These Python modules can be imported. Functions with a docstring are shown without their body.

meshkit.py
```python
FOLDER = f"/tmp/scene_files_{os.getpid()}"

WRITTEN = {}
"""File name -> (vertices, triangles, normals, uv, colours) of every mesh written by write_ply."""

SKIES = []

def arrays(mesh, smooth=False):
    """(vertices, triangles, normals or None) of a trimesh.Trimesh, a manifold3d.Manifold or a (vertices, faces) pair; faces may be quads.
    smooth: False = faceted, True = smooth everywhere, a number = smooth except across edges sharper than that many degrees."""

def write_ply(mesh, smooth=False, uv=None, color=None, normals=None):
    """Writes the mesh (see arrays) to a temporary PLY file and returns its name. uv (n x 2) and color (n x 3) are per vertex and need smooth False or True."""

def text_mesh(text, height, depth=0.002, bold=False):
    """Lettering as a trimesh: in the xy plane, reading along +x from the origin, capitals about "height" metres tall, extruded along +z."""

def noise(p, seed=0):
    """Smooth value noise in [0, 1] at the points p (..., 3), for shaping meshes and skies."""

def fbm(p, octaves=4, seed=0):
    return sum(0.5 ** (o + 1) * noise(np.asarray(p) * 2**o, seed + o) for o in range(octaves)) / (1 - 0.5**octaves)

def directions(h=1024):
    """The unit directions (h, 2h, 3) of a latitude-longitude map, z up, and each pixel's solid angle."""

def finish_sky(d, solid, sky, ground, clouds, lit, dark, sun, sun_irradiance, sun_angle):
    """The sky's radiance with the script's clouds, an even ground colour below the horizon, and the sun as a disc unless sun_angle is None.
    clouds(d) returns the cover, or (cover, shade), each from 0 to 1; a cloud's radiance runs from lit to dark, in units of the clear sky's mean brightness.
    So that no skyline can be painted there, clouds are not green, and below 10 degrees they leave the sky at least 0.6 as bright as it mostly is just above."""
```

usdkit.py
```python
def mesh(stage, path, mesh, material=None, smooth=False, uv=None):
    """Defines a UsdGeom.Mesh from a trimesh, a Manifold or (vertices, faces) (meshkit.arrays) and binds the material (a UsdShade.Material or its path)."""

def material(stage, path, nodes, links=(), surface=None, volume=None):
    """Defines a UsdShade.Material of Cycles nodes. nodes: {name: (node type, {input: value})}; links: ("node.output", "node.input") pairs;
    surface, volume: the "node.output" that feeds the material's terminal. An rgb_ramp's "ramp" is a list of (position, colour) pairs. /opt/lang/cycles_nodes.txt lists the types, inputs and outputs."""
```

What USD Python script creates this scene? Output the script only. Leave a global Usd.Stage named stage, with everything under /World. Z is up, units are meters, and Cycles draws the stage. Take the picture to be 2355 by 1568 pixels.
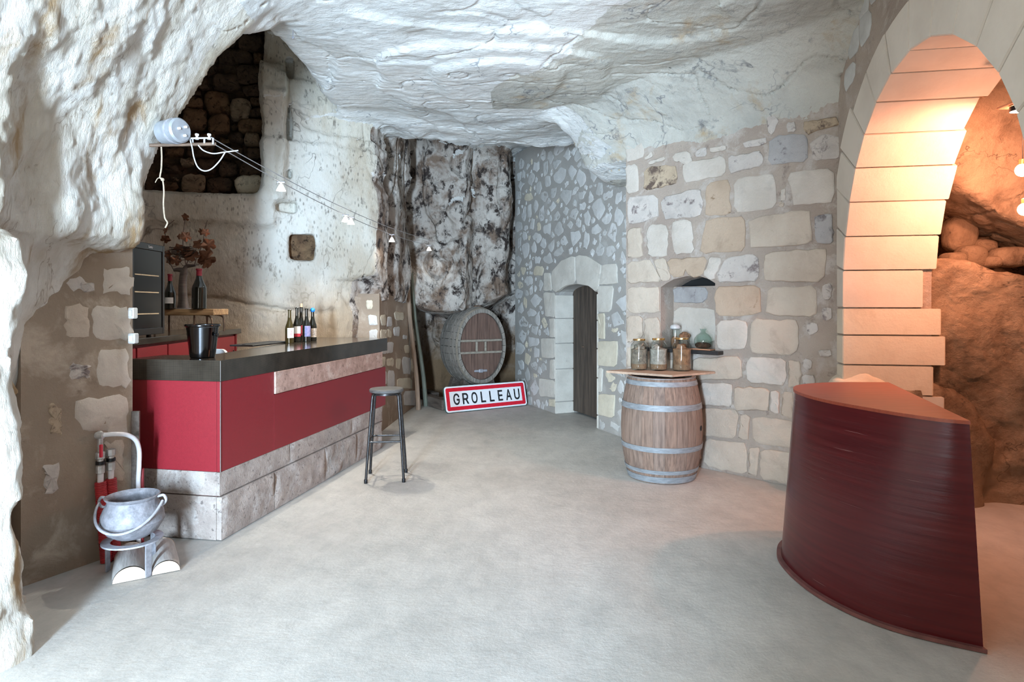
import math, numpy as np, trimesh, usdkit, meshkit
from pxr import Usd, UsdGeom, UsdLux, UsdShade, Gf, Sdf
from shapely.geometry import Polygon, LineString, box as sbox
from shapely import affinity
import manifold3d as m3

stage = Usd.Stage.CreateInMemory()
UsdGeom.SetStageUpAxis(stage, 'Z'); UsdGeom.SetStageMetersPerUnit(stage, 1.0)
W = UsdGeom.Xform.Define(stage, '/World'); stage.SetDefaultPrim(W.GetPrim())
# ------------------------------------------------------------------ camera, lights, exposure
F, CX, HY, EYE = 1450.0, 1177.5, 702.0, 1.52           # focal length and horizon in pixels of the 2355 x 1568 frame, eye height
cam = UsdGeom.Camera.Define(stage, '/World/camera')
cam.CreateHorizontalApertureAttr(36.0); cam.CreateFocalLengthAttr(F / 2355 * 36.0)
cam.CreateVerticalApertureOffsetAttr(-(784 - HY) / 2355 * 36.0)
cam.CreateClippingRangeAttr((0.05, 200.0)); cam.CreateExposureAttr(0.45)
cam.AddTranslateOp().Set((0, 0, EYE)); cam.AddRotateXOp().Set(90)

def rect(name, loc, rot, w, h, power, color):
    l = UsdLux.RectLight.Define(stage, '/World/' + name)
    l.CreateWidthAttr(w); l.CreateHeightAttr(h); l.CreateIntensityAttr(power); l.CreateColorAttr(color); l.CreateNormalizeAttr(False)
    l.AddTranslateOp().Set(loc); l.AddRotateXYZOp().Set(rot)
def ball(name, loc, r, power, color):
    l = UsdLux.SphereLight.Define(stage, '/World/' + name)
    l.CreateRadiusAttr(r); l.CreateIntensityAttr(power); l.CreateColorAttr(color); l.CreateNormalizeAttr(False)
    l.AddTranslateOp().Set(loc)
def spot(name, loc, target, r, power, cone, color):
    l = UsdLux.SphereLight.Define(stage, '/World/' + name); sh = UsdLux.ShapingAPI.Apply(l.GetPrim())
    l.CreateRadiusAttr(r); l.CreateIntensityAttr(power); l.CreateColorAttr(color); l.CreateNormalizeAttr(False); sh.CreateShapingConeAngleAttr(cone); sh.CreateShapingConeSoftnessAttr(0.6)
    z = np.asarray(loc, float) - np.asarray(target, float); z /= np.linalg.norm(z); x = np.cross([0, 0, 1.0], z); x /= np.linalg.norm(x); y = np.cross(z, x)
    m = Gf.Matrix4d(*x, 0, *y, 0, *z, 0, *map(float, loc), 1); l.AddTransformOp().Set(m)
# daylight through the entrance behind the photographer: one open door leaf
rect('doorway_light', (-1.4, -2.3, 1.35), (90, 0, 0), 0.46, 2.1, 330, (0.60, 0.80, 1.0))
BULB = (1.0, 0.93, 0.80); WARM = (1.0, 0.41, 0.235)

# ------------------------------------------------------------------ helpers
names = {}
def numbered(path):
    n = names.get(path, 0); names[path] = n + 1
    return path if n == 0 else '%s_%03d' % (path, n)
def setd(p, **kw):
    for k, v in kw.items():
        if v: p.SetCustomDataByKey(k, v)
class Thing:
    def __init__(s, path, loc): s.path, s.loc = path, np.array(loc, float)
def thing(name, label, cat, loc=(0, 0, 0), rotz=0, group=None, kind=None):
    path = numbered('/World/' + name)
    x = UsdGeom.Xform.Define(stage, path); x.AddTranslateOp().Set(Gf.Vec3d(*map(float, loc)))
    if rotz: x.AddRotateZOp().Set(rotz)
    setd(x.GetPrim(), label=label, category=cat, group=group, kind=kind)
    return Thing(path, loc)
def part(parent, name, mesh, mat, smooth=35, world=False, label=None, kind=None):
    """One Mesh prim under parent (a Thing or a part's path); world: the mesh is in scene coordinates."""
    base = parent.path
    if world:
        v, f, _ = meshkit.arrays(mesh); mesh = trimesh.Trimesh(v - parent.loc, f, process=False)
    p = numbered(base + '/' + name)
    usdkit.mesh(stage, p, mesh, MAT[mat], smooth)
    setd(stage.GetPrimAtPath(p), label=label, kind=kind)
    return Thing(p, parent.loc)
def solo(name, mesh, mat, label, cat, smooth=35, group=None, kind=None):
    p = numbered('/World/' + name)
    usdkit.mesh(stage, p, mesh, MAT[mat], smooth)
    setd(stage.GetPrimAtPath(p), label=label, category=cat, group=group, kind=kind)
    return p
def at(px, py, Y): return np.array([(px - CX) * Y / F, Y, EYE - (py - HY) * Y / F])
def onfloor(px, py): return at(px, py, F * EYE / (py - HY))
cat = trimesh.util.concatenate
def tm(v, f): return trimesh.Trimesh(np.asarray(v, float), np.asarray(f), process=False)
def cbox(sx, sy, sz, c=0.004, loc=(0, 0, 0), rz=0, R=None):
    """Box with chamfered edges, centred."""
    h = np.array([sx, sy, sz]) / 2; c = min(c, h.min() * 0.9); pts = []
    for s in np.array(np.meshgrid([-1, 1], [-1, 1], [-1, 1])).T.reshape(-1, 3):
        for k in range(3):
            q = h - c; q[k] = h[k]; pts.append(s * q)
    m = m3.Manifold.hull_points(np.array(pts)).to_mesh()
    t = tm(m.vert_properties[:, :3], m.tri_verts)
    M = np.eye(4)
    if rz: M = trimesh.transformations.rotation_matrix(rz, [0, 0, 1])
    if R is not None: M[:3, :3] = R
    M[:3, 3] = loc
    t.apply_transform(M); return t
def tube(path, r, n=10, cap=True):
    path = np.asarray(path, float); k = len(path); r = np.broadcast_to(r, k)
    T = np.gradient(path, axis=0); T /= np.linalg.norm(T, axis=1)[:, None] + 1e-12
    up = np.array([0, 0, 1.0]) if abs(T[0][2]) < 0.9 else np.array([1.0, 0, 0])
    V = []; a = np.linspace(0, 2 * np.pi, n, endpoint=False)
    N = np.cross(T[0], up); N /= np.linalg.norm(N)
    for i in range(k):
        N = N - T[i] * (N @ T[i]); N /= np.linalg.norm(N); Bn = np.cross(T[i], N)
        V.append(path[i] + r[i] * (np.cos(a)[:, None] * N + np.sin(a)[:, None] * Bn))
    V = np.vstack(V); Fc = []
    for i in range(k - 1):
        for j in range(n):
            A, Bq, C, D = i * n + j, i * n + (j + 1) % n, (i + 1) * n + (j + 1) % n, (i + 1) * n + j
            Fc += [[A, Bq, C], [A, C, D]]
    if cap:
        V = np.vstack([V, path[0], path[-1]]); c0, c1 = len(V) - 2, len(V) - 1
        for j in range(n):
            Fc += [[c0, (j + 1) % n, j], [c1, (k - 1) * n + j, (k - 1) * n + (j + 1) % n]]
    return tm(V, Fc)
def spline(pts, n=8):
    p = np.asarray(pts, float); p = np.vstack([2 * p[0] - p[1], p, 2 * p[-1] - p[-2]]); out = []
    for i in range(1, len(p) - 2):
        t = np.linspace(0, 1, n, endpoint=False)[:, None]
        a, b, c, d = p[i - 1], p[i], p[i + 1], p[i + 2]
        out.append(0.5 * (2 * b + (c - a) * t + (2 * a - 5 * b + 4 * c - d) * t * t + (3 * b - a - 3 * c + d) * t ** 3))
    return np.vstack(out + [p[-2][None]])
def lathe(prof, n=32, ax=1.0, ay=1.0, a0=0.0, a1=2 * np.pi):
    """prof: (radius, z) from bottom to top, outside going up."""
    prof = np.asarray(prof, float); full = abs(a1 - a0) > 6.28
    a = np.linspace(a0, a1, n, endpoint=not full); k = len(prof)
    V = np.stack([np.outer(prof[:, 0], np.cos(a)) * ax, np.outer(prof[:, 0], np.sin(a)) * ay, np.repeat(prof[:, 1:], n, 1)], -1).reshape(-1, 3)
    Fc = []
    for i in range(k - 1):
        for j in range(n if full else n - 1):
            A, Bq = i * n + j, i * n + (j + 1) % n
            Fc += [[A, Bq, Bq + n], [A, Bq + n, A + n]]
    t = tm(V, Fc); t.merge_vertices(); t.update_faces(t.nondegenerate_faces()); return t
def prism(poly, z0, z1):
    t = trimesh.creation.extrude_polygon(poly if isinstance(poly, Polygon) else Polygon(poly), z1 - z0, engine='earcut')
    t.apply_translation([0, 0, z0]); return t
def move(t, loc=(0, 0, 0), R=None):
    t = t.copy(); M = np.eye(4)
    if R is not None: M[:3, :3] = R
    M[:3, 3] = loc; t.apply_transform(M); return t
def rotm(ang, ax): return trimesh.transformations.rotation_matrix(ang, ax)[:3, :3]
def frame(x, y, z): return np.stack([x, y, z], 1)     # columns
def unit(v): v = np.asarray(v, float); return v / np.linalg.norm(v)

# ------------------------------------------------------------------ materials
MAT = {}
LK = '/World/Looks/'; UsdGeom.Scope.Define(stage, '/World/Looks')
def mat(name, nodes, links): MAT[name] = usdkit.material(stage, LK + name, nodes, links, surface='p.BSDF')
def plain(name, col, rough=0.5, metal=0.0, var=0.0, scale=20.0, bump=0.0, stretch=(1, 1, 1), coat=0.0, col2=None, spec=0.5, bscale=None, object_space=True, detail=6.0):
    c2 = col2 or tuple(x * (1 - var) for x in col)
    n = {'t': ('texture_coordinate', {}), 'm': ('mapping', {'scale': stretch}), 'n': ('noise_texture', {'scale': scale, 'detail': detail, 'roughness': 0.6}),
         'r': ('rgb_ramp', {'ramp': [(0.32, c2), (0.62, col)]}),
         'p': ('principled_bsdf', {'roughness': rough, 'metallic': metal, 'coat_weight': coat, 'coat_roughness': 0.08, 'specular_ior_level': spec})}
    l = [('t.object', 'm.vector'), ('m.vector', 'n.vector'), ('n.fac', 'r.fac'), ('r.color', 'p.base_color')]
    if bump:
        n['nb'] = ('noise_texture', {'scale': bscale or scale * 2, 'detail': 6.0}); n['b'] = ('bump', {'strength': 1.0, 'distance': bump})
        l += [('m.vector', 'nb.vector'), ('nb.fac', 'b.height'), ('b.normal', 'p.normal')]
    mat(name, n, l)
def rock(name, c1, c2, stain, dark, st=(0.52, 0.66), dk=(0.60, 0.72), stretch=(1, 1, 1), s1=0.9, s2=1.6, s3=7.0, bump=0.012, dashes=0.0, low=None, grain=34.0, lines=None, near=None):
    """Limestone: two pale tones, broad mineral stains and darker lichen blotches with shapes of their own; fine relief."""
    n = {'g': ('geometry', {}), 'm': ('mapping', {'scale': stretch}),
         'na': ('noise_texture', {'scale': s1, 'detail': 7.0, 'roughness': 0.6}), 'ra': ('rgb_ramp', {'ramp': [(0.38, c2), (0.60, c1)]}),
         'nb': ('noise_texture', {'scale': s2, 'detail': 9.0, 'roughness': 0.66, 'distortion': 0.4}), 'rb': ('rgb_ramp', {'ramp': [(st[0], (0, 0, 0)), (st[1], (1, 1, 1))]}),
         'nc': ('noise_texture', {'scale': s3, 'detail': 9.0, 'roughness': 0.7, 'distortion': 0.3}), 'rc': ('rgb_ramp', {'ramp': [(dk[0], (0, 0, 0)), (dk[1], (1, 1, 1))]}),
         'x1': ('mix_color', {'b': stain}), 'x2': ('mix_color', {'b': dark}),
         'nd': ('noise_texture', {'scale': grain, 'detail': 9.0, 'roughness': 0.68}), 'b': ('bump', {'strength': 1.0, 'distance': bump}),
         'p': ('principled_bsdf', {'roughness': 0.92, 'specular_ior_level': 0.2})}
    l = [('g.position', 'm.vector'), ('m.vector', 'na.vector'), ('m.vector', 'nb.vector'), ('m.vector', 'nc.vector'), ('m.vector', 'nd.vector'),
         ('na.fac', 'ra.fac'), ('nb.fac', 'rb.fac'), ('nc.fac', 'rc.fac'), ('ra.color', 'x1.a'), ('rb.color', 'x1.fac'), ('x1.result', 'x2.a'), ('rc.color', 'x2.fac'),
         ('nd.fac', 'b.height'), ('b.normal', 'p.normal')]
    out = 'x2.result'
    if dashes:                                            # pick marks left by the quarrymen: short dark dashes
        n['md'] = ('mapping', {'scale': (30.0, 30.0, 12.0), 'rotation': (0.0, 0.25, 0.1)}); n['v'] = ('voronoi_texture', {'scale': 1.0, 'randomness': 0.9, 'feature': 'f1'})
        n['rv'] = ('rgb_ramp', {'ramp': [(0.16, (1, 1, 1)), (0.34, (0, 0, 0))]}); n['nm'] = ('noise_texture', {'scale': 2.3, 'detail': 3.0})
        n['rm'] = ('rgb_ramp', {'ramp': [(0.42, (0, 0, 0)), (0.58, (dashes,) * 3)]}); n['q'] = ('mix_color', {'blend_type': 'multiply', 'fac': 1.0}); n['x3'] = ('mix_color', {'b': dark})
        l += [('g.position', 'md.vector'), ('md.vector', 'v.vector'), ('v.distance', 'rv.fac'), ('g.position', 'nm.vector'), ('nm.fac', 'rm.fac'),
              ('rv.color', 'q.a'), ('rm.color', 'q.b'), (out, 'x3.a'), ('q.result', 'x3.fac')]
        out = 'x3.result'
    if lines:                                             # hairline cracks filled with dirt: (scale, stretch, width, strength)
        n['ml'] = ('mapping', {'scale': lines[1]}); n['nL'] = ('noise_texture', {'scale': lines[0], 'detail': 4.0, 'roughness': 0.62, 'distortion': 0.5}); n['aL'] = ('math', {'math_type': 'subtract', 'value2': 0.5}); n['bL'] = ('math', {'math_type': 'absolute'})
        n['rL'] = ('rgb_ramp', {'ramp': [(0.0, (1, 1, 1)), (lines[2], (0, 0, 0))]}); n['nM'] = ('noise_texture', {'scale': 1.7, 'detail': 3.0}); n['rM'] = ('rgb_ramp', {'ramp': [(0.46, (0, 0, 0)), (0.60, (lines[3],) * 3)]}); n['qL'] = ('mix_color', {'blend_type': 'multiply', 'fac': 1.0}); n['x5'] = ('mix_color', {'b': dark})
        l += [('g.position', 'ml.vector'), ('ml.vector', 'nL.vector'), ('nL.fac', 'aL.value1'), ('aL.value', 'bL.value1'), ('bL.value', 'rL.fac'), ('g.position', 'nM.vector'), ('nM.fac', 'rM.fac'), ('rL.color', 'qL.a'), ('rM.color', 'qL.b'), (out, 'x5.a'), ('qL.result', 'x5.fac')]
        out = 'x5.result'
    if near:                                              # ochre weathering of the mass nearest the entrance, with a ragged limit
        n['sy'] = ('separate_xyz', {}); n['ny'] = ('noise_texture', {'scale': 1.6, 'detail': 7.0, 'roughness': 0.65}); n['may'] = ('math', {'math_type': 'multiply_add', 'value2': 1.6, 'value3': -0.8}); n['ady'] = ('math', {'math_type': 'add'})
        n['mry'] = ('map_range', {'from_min': near[0] + near[1], 'from_max': near[0] - near[1], 'clamp': True, 'to_max': near[3]}); n['x6'] = ('mix_color', {'b': near[2]})
        l += [('g.position', 'sy.vector'), ('m.vector', 'ny.vector'), ('ny.fac', 'may.value1'), ('may.value', 'ady.value2'), ('sy.y', 'ady.value1'), ('ady.value', 'mry.value'), (out, 'x6.a'), ('mry.result', 'x6.fac')]
        out = 'x6.result'
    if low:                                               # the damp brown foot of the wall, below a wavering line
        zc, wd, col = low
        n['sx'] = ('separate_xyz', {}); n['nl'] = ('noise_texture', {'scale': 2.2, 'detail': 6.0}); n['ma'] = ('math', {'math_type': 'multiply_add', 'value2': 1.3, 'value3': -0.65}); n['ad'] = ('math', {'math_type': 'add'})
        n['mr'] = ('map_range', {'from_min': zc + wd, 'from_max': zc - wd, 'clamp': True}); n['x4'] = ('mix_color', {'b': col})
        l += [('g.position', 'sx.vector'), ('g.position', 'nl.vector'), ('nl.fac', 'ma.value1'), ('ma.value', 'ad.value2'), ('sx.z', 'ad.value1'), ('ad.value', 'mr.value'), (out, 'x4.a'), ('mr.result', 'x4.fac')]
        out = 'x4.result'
    l.append((out, 'p.base_color'))
    mat(name, n, l)

rock('rock_left', (0.80, 0.77, 0.72), (0.62, 0.56, 0.47), (0.40, 0.27, 0.15), (0.24, 0.16, 0.09), st=(0.535, 0.66), dk=(0.62, 0.74), stretch=(2.0, 2.0, 0.6), s1=2.2, s2=1.9, s3=5.0, bump=0.03, grain=18, lines=(2.2, (1.6, 1.6, 0.5), 0.010, 0.6), near=(2.50, 0.35, (0.46, 0.36, 0.24), 0.85))
rock('rock_ceiling', (0.80, 0.79, 0.76), (0.64, 0.64, 0.62), (0.50, 0.48, 0.44), (0.26, 0.27, 0.29), st=(0.54, 0.70), dk=(0.62, 0.76), stretch=(0.7, 1.3, 2.0), s1=1.0, s3=5.0, bump=0.03, grain=16, lines=(1.4, (0.6, 1.5, 1.5), 0.007, 0.9))
rock('rock_alcove', (0.76, 0.74, 0.68), (0.60, 0.55, 0.46), (0.44, 0.36, 0.26), (0.12, 0.10, 0.08), st=(0.56, 0.76), dk=(0.58, 0.72), s3=7.0, dashes=0.6, stretch=(1.5, 1.5, 0.7), bump=0.02, grain=22, lines=(1.3, (1.2, 1.2, 0.8), 0.008, 0.8), low=(1.75, 0.6, (0.44, 0.36, 0.27)))
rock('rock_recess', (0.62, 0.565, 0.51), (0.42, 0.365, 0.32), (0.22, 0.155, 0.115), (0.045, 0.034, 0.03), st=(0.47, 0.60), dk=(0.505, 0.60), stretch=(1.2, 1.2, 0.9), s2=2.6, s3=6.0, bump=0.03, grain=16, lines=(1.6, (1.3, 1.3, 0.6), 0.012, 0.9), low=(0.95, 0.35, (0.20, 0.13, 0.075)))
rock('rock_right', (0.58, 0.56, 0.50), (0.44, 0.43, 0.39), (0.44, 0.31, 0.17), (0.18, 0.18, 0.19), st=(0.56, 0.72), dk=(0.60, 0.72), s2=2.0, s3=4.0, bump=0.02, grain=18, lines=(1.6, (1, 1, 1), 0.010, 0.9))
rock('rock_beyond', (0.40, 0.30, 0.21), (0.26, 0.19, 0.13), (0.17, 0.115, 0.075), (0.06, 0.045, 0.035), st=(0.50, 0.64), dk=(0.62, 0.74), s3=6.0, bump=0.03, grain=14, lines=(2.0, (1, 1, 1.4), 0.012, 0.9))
rock('mortar_ashlar', (0.47, 0.39, 0.325), (0.38, 0.305, 0.255), (0.54, 0.48, 0.43), (0.24, 0.19, 0.16), st=(0.52, 0.64), bump=0.012, grain=60, s2=5)
rock('mortar_rubble', (0.40, 0.38, 0.35), (0.34, 0.32, 0.295), (0.47, 0.455, 0.43), (0.20, 0.18, 0.16), st=(0.56, 0.70), dk=(0.68, 0.8), bump=0.006, grain=50, s2=3)
rock('mortar_left', (0.36, 0.285, 0.22), (0.28, 0.215, 0.16), (0.48, 0.40, 0.32), (0.2, 0.15, 0.11), st=(0.52, 0.66), bump=0.008, grain=45, s2=3)
for k, (a, b, sp, dk) in enumerate([((0.62, 0.555, 0.49), (0.53, 0.465, 0.40), (0.36, 0.30, 0.26), (0.66, 0.74)), ((0.57, 0.48, 0.39), (0.49, 0.40, 0.32), (0.36, 0.28, 0.2), (0.64, 0.72)),
                                    ((0.52, 0.40, 0.30), (0.44, 0.33, 0.24), (0.28, 0.19, 0.12), (0.62, 0.7)), ((0.60, 0.54, 0.49), (0.49, 0.44, 0.40), (0.22, 0.18, 0.17), (0.54, 0.64)),
                                    ((0.54, 0.42, 0.30), (0.40, 0.31, 0.22), (0.14, 0.10, 0.08), (0.50, 0.60)), ((0.44, 0.42, 0.41), (0.35, 0.33, 0.32), (0.20, 0.18, 0.18), (0.55, 0.66))]):
    rock('ashlar_%d' % k, a, b, tuple(x * 0.8 for x in b), sp, st=(0.56, 0.74), dk=dk, s1=2.5, s2=3.0, s3=9.0, bump=0.012, grain=28)
for k, (a, b) in enumerate([((0.62, 0.615, 0.60), (0.52, 0.51, 0.49)), ((0.56, 0.555, 0.535), (0.47, 0.46, 0.44)), ((0.66, 0.60, 0.48), (0.56, 0.50, 0.39)), ((0.64, 0.605, 0.54), (0.55, 0.515, 0.455))]):
    rock('rubble_%d' % k, a, b, tuple(x * 0.75 for x in b), (0.26, 0.24, 0.22), st=(0.6, 0.75), dk=(0.66, 0.76), s1=4, s2=4, s3=12, bump=0.005)
for k, (a, b) in enumerate([((0.20, 0.125, 0.07), (0.10, 0.06, 0.035)), ((0.115, 0.075, 0.05), (0.06, 0.04, 0.028)), ((0.30, 0.23, 0.16), (0.20, 0.14, 0.09)), ((0.66, 0.60, 0.47), (0.55, 0.48, 0.36))]):
    rock('niche_stone_%d' % k, a, b, tuple(x * 0.7 for x in b), tuple(x * 0.3 for x in b), dk=(0.54, 0.64), s1=5, s2=5, s3=18, bump=0.012)
rock('voussoir_a', (0.64, 0.575, 0.50), (0.57, 0.505, 0.435), (0.58, 0.50, 0.41), (0.4, 0.3, 0.22), st=(0.6, 0.8), dk=(0.7, 0.8), s1=2, bump=0.002)
rock('voussoir_b', (0.70, 0.62, 0.50), (0.62, 0.53, 0.42), (0.5, 0.4, 0.28), (0.36, 0.26, 0.18), st=(0.56, 0.76), dk=(0.68, 0.8), s1=2, bump=0.004)
# bar base: hard pinkish-grey veined limestone
rock('bar_stone', (0.43, 0.365, 0.325), (0.32, 0.265, 0.235), (0.54, 0.50, 0.475), (0.15, 0.125, 0.115), st=(0.53, 0.68), dk=(0.56, 0.67), s1=7, s2=5, s3=32, bump=0.012, grain=45)
rock('bar_stone_pink', (0.52, 0.35, 0.29), (0.36, 0.235, 0.19), (0.60, 0.46, 0.40), (0.20, 0.13, 0.11), st=(0.54, 0.66), dk=(0.56, 0.67), s1=9, s2=7, s3=30, bump=0.003)
# concrete floor, worn and dusty, with faint sweeping marks
mat('floor', {'g': ('geometry', {}), 'm': ('mapping', {'scale': (1.0, 0.7, 1.0)}), 'na': ('noise_texture', {'scale': 0.55, 'detail': 8.0, 'roughness': 0.62}),
    'ra': ('rgb_ramp', {'ramp': [(0.34, (0.40, 0.385, 0.36)), (0.5, (0.48, 0.47, 0.445)), (0.66, (0.55, 0.54, 0.515))]}),
    'nb': ('noise_texture', {'scale': 6.0, 'detail': 9.0, 'roughness': 0.72, 'distortion': 0.25}), 'rb': ('rgb_ramp', {'ramp': [(0.34, (0.84, 0.84, 0.84)), (0.62, (1.04, 1.03, 1.02))]}),
    'nc': ('noise_texture', {'scale': 34.0, 'detail': 4.0, 'roughness': 0.7}), 'rc': ('rgb_ramp', {'ramp': [(0.70, (0, 0, 0)), (0.76, (1, 1, 1))]}),
    'x': ('mix_color', {'blend_type': 'multiply', 'fac': 1.0, 'use_clamp_result': False}), 'y': ('mix_color', {'b': (0.62, 0.60, 0.56)}),
    'nd': ('noise_texture', {'scale': 18.0, 'detail': 9.0, 'roughness': 0.7}), 'b': ('bump', {'strength': 0.7, 'distance': 0.006}),
    'p': ('principled_bsdf', {'roughness': 0.62, 'specular_ior_level': 0.35})},
    [('g.position', 'm.vector'), ('m.vector', 'na.vector'), ('m.vector', 'nb.vector'), ('g.position', 'nc.vector'), ('g.position', 'nd.vector'), ('na.fac', 'ra.fac'), ('nb.fac', 'rb.fac'), ('nc.fac', 'rc.fac'),
     ('ra.color', 'x.a'), ('rb.color', 'x.b'), ('x.result', 'y.a'), ('rc.color', 'y.fac'), ('y.result', 'p.base_color'), ('nd.fac', 'b.height'), ('b.normal', 'p.normal')])
def wood(name, c1, c2, scale=3.0, stretch=(1, 1, 0.08), rough=0.7, bump=0.003, coat=0.0):
    plain(name, c1, rough, 0, 0, scale * 12, bump, stretch, coat, c2, detail=9.0)
wood('barrel_oak', (0.26, 0.17, 0.125), (0.125, 0.08, 0.058), scale=4); wood('barrel_oak_grey', (0.25, 0.175, 0.135), (0.13, 0.088, 0.068), scale=4)
wood('tun_stave', (0.30, 0.27, 0.235), (0.15, 0.13, 0.11), stretch=(1, 1, 0.08)); wood('tun_head', (0.17, 0.10, 0.075), (0.085, 0.048, 0.036)); wood('tun_rail', (0.36, 0.31, 0.25), (0.22, 0.19, 0.15), stretch=(0.1, 1, 1))
wood('door_oak', (0.095, 0.07, 0.052), (0.028, 0.02, 0.015), bump=0.008, scale=1.6); wood('pole_brown', (0.34, 0.24, 0.17), (0.20, 0.14, 0.10)); wood('pole_green', (0.16, 0.17, 0.13), (0.09, 0.10, 0.08))
wood('beam_dark', (0.15, 0.12, 0.10), (0.07, 0.055, 0.045), stretch=(1, 0.1, 1)); wood('board_top', (0.50, 0.36, 0.26), (0.36, 0.24, 0.17), stretch=(0.1, 1, 1)); wood('shelf_wood', (0.46, 0.29, 0.15), (0.20, 0.11, 0.05), stretch=(0.12, 1, 1))
wood('log_bark', (0.52, 0.49, 0.46), (0.36, 0.33, 0.31), stretch=(1, 0.12, 1), bump=0.004); wood('log_end', (0.56, 0.43, 0.32), (0.46, 0.34, 0.25), stretch=(1, 1, 1)); wood('stool_seat', (0.11, 0.105, 0.10), (0.05, 0.05, 0.05), stretch=(0.1, 1, 1), rough=0.5)
wood('shelf_bar', (0.62, 0.48, 0.32), (0.5, 0.38, 0.24), stretch=(1, .1, 1))
plain('red_panel', (0.235, 0.013, 0.021), 0.42, var=0.10, scale=60, bump=0.0008, bscale=400); plain('red_back', (0.20, 0.010, 0.014), 0.45, var=0.15)
# dark woven laminate of the worktop: a fine grid
mat('worktop', {'t': ('texture_coordinate', {}), 'n': ('noise_texture', {'scale': 6.0, 'detail': 4.0}), 'r': ('rgb_ramp', {'ramp': [(0.35, (0.034, 0.027, 0.020)), (0.65, (0.056, 0.045, 0.034))]}),
    'm': ('mapping', {'scale': (1, 1, 1)}), 'k': ('brick_texture', {'scale': 1.0, 'brick_width': 0.006, 'row_height': 0.006, 'mortar_size': 0.0008, 'offset': 0.0, 'color1': (1, 1, 1), 'color2': (1, 1, 1), 'mortar': (0.55, 0.55, 0.55)}),
    'sx': ('separate_xyz', {}), 'ad': ('math', {'math_type': 'add'}), 'cx': ('combine_xyz', {}),
    'x': ('mix_color', {'blend_type': 'multiply', 'fac': 1.0}), 'p': ('principled_bsdf', {'roughness': 0.14, 'specular_ior_level': 0.42})},
    [('t.object', 'n.vector'), ('n.fac', 'r.fac'), ('t.object', 'sx.vector'), ('sx.x', 'ad.value1'), ('sx.y', 'ad.value2'), ('ad.value', 'cx.x'), ('sx.z', 'cx.y'), ('cx.vector', 'k.vector'), ('r.color', 'x.a'), ('k.color', 'x.b'), ('x.result', 'p.base_color')])
# lacquered plywood of the curved counter: rippled deep red varnish with pale hairline scratches
mat('lacquer', {'t': ('texture_coordinate', {}), 'm': ('mapping', {'scale': (0.5, 0.5, 9.0)}), 'n': ('noise_texture', {'scale': 4.0, 'detail': 5.0}), 'r': ('rgb_ramp', {'ramp': [(0.3, (0.062, 0.0055, 0.008)), (0.7, (0.092, 0.009, 0.011))]}),
    'ms': ('mapping', {'scale': (1.0, 1.0, 55.0)}), 'ns': ('noise_texture', {'scale': 2.2, 'detail': 2.0}), 'rs': ('rgb_ramp', {'ramp': [(0.735, (0, 0, 0)), (0.76, (0.5, 0.5, 0.5))]}), 'x': ('mix_color', {'b': (0.42, 0.26, 0.26)}),
    'nb': ('noise_texture', {'scale': 1.6, 'detail': 6.0}), 'b': ('bump', {'strength': 1.0, 'distance': 0.0035}),
    'p': ('principled_bsdf', {'roughness': 0.27, 'specular_ior_level': 0.38})},
    [('t.object', 'm.vector'), ('m.vector', 'n.vector'), ('n.fac', 'r.fac'), ('t.object', 'ms.vector'), ('ms.vector', 'ns.vector'), ('ns.fac', 'rs.fac'), ('r.color', 'x.a'), ('rs.color', 'x.fac'), ('x.result', 'p.base_color'), ('m.vector', 'nb.vector'), ('nb.fac', 'b.height'), ('b.normal', 'p.normal')])
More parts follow.
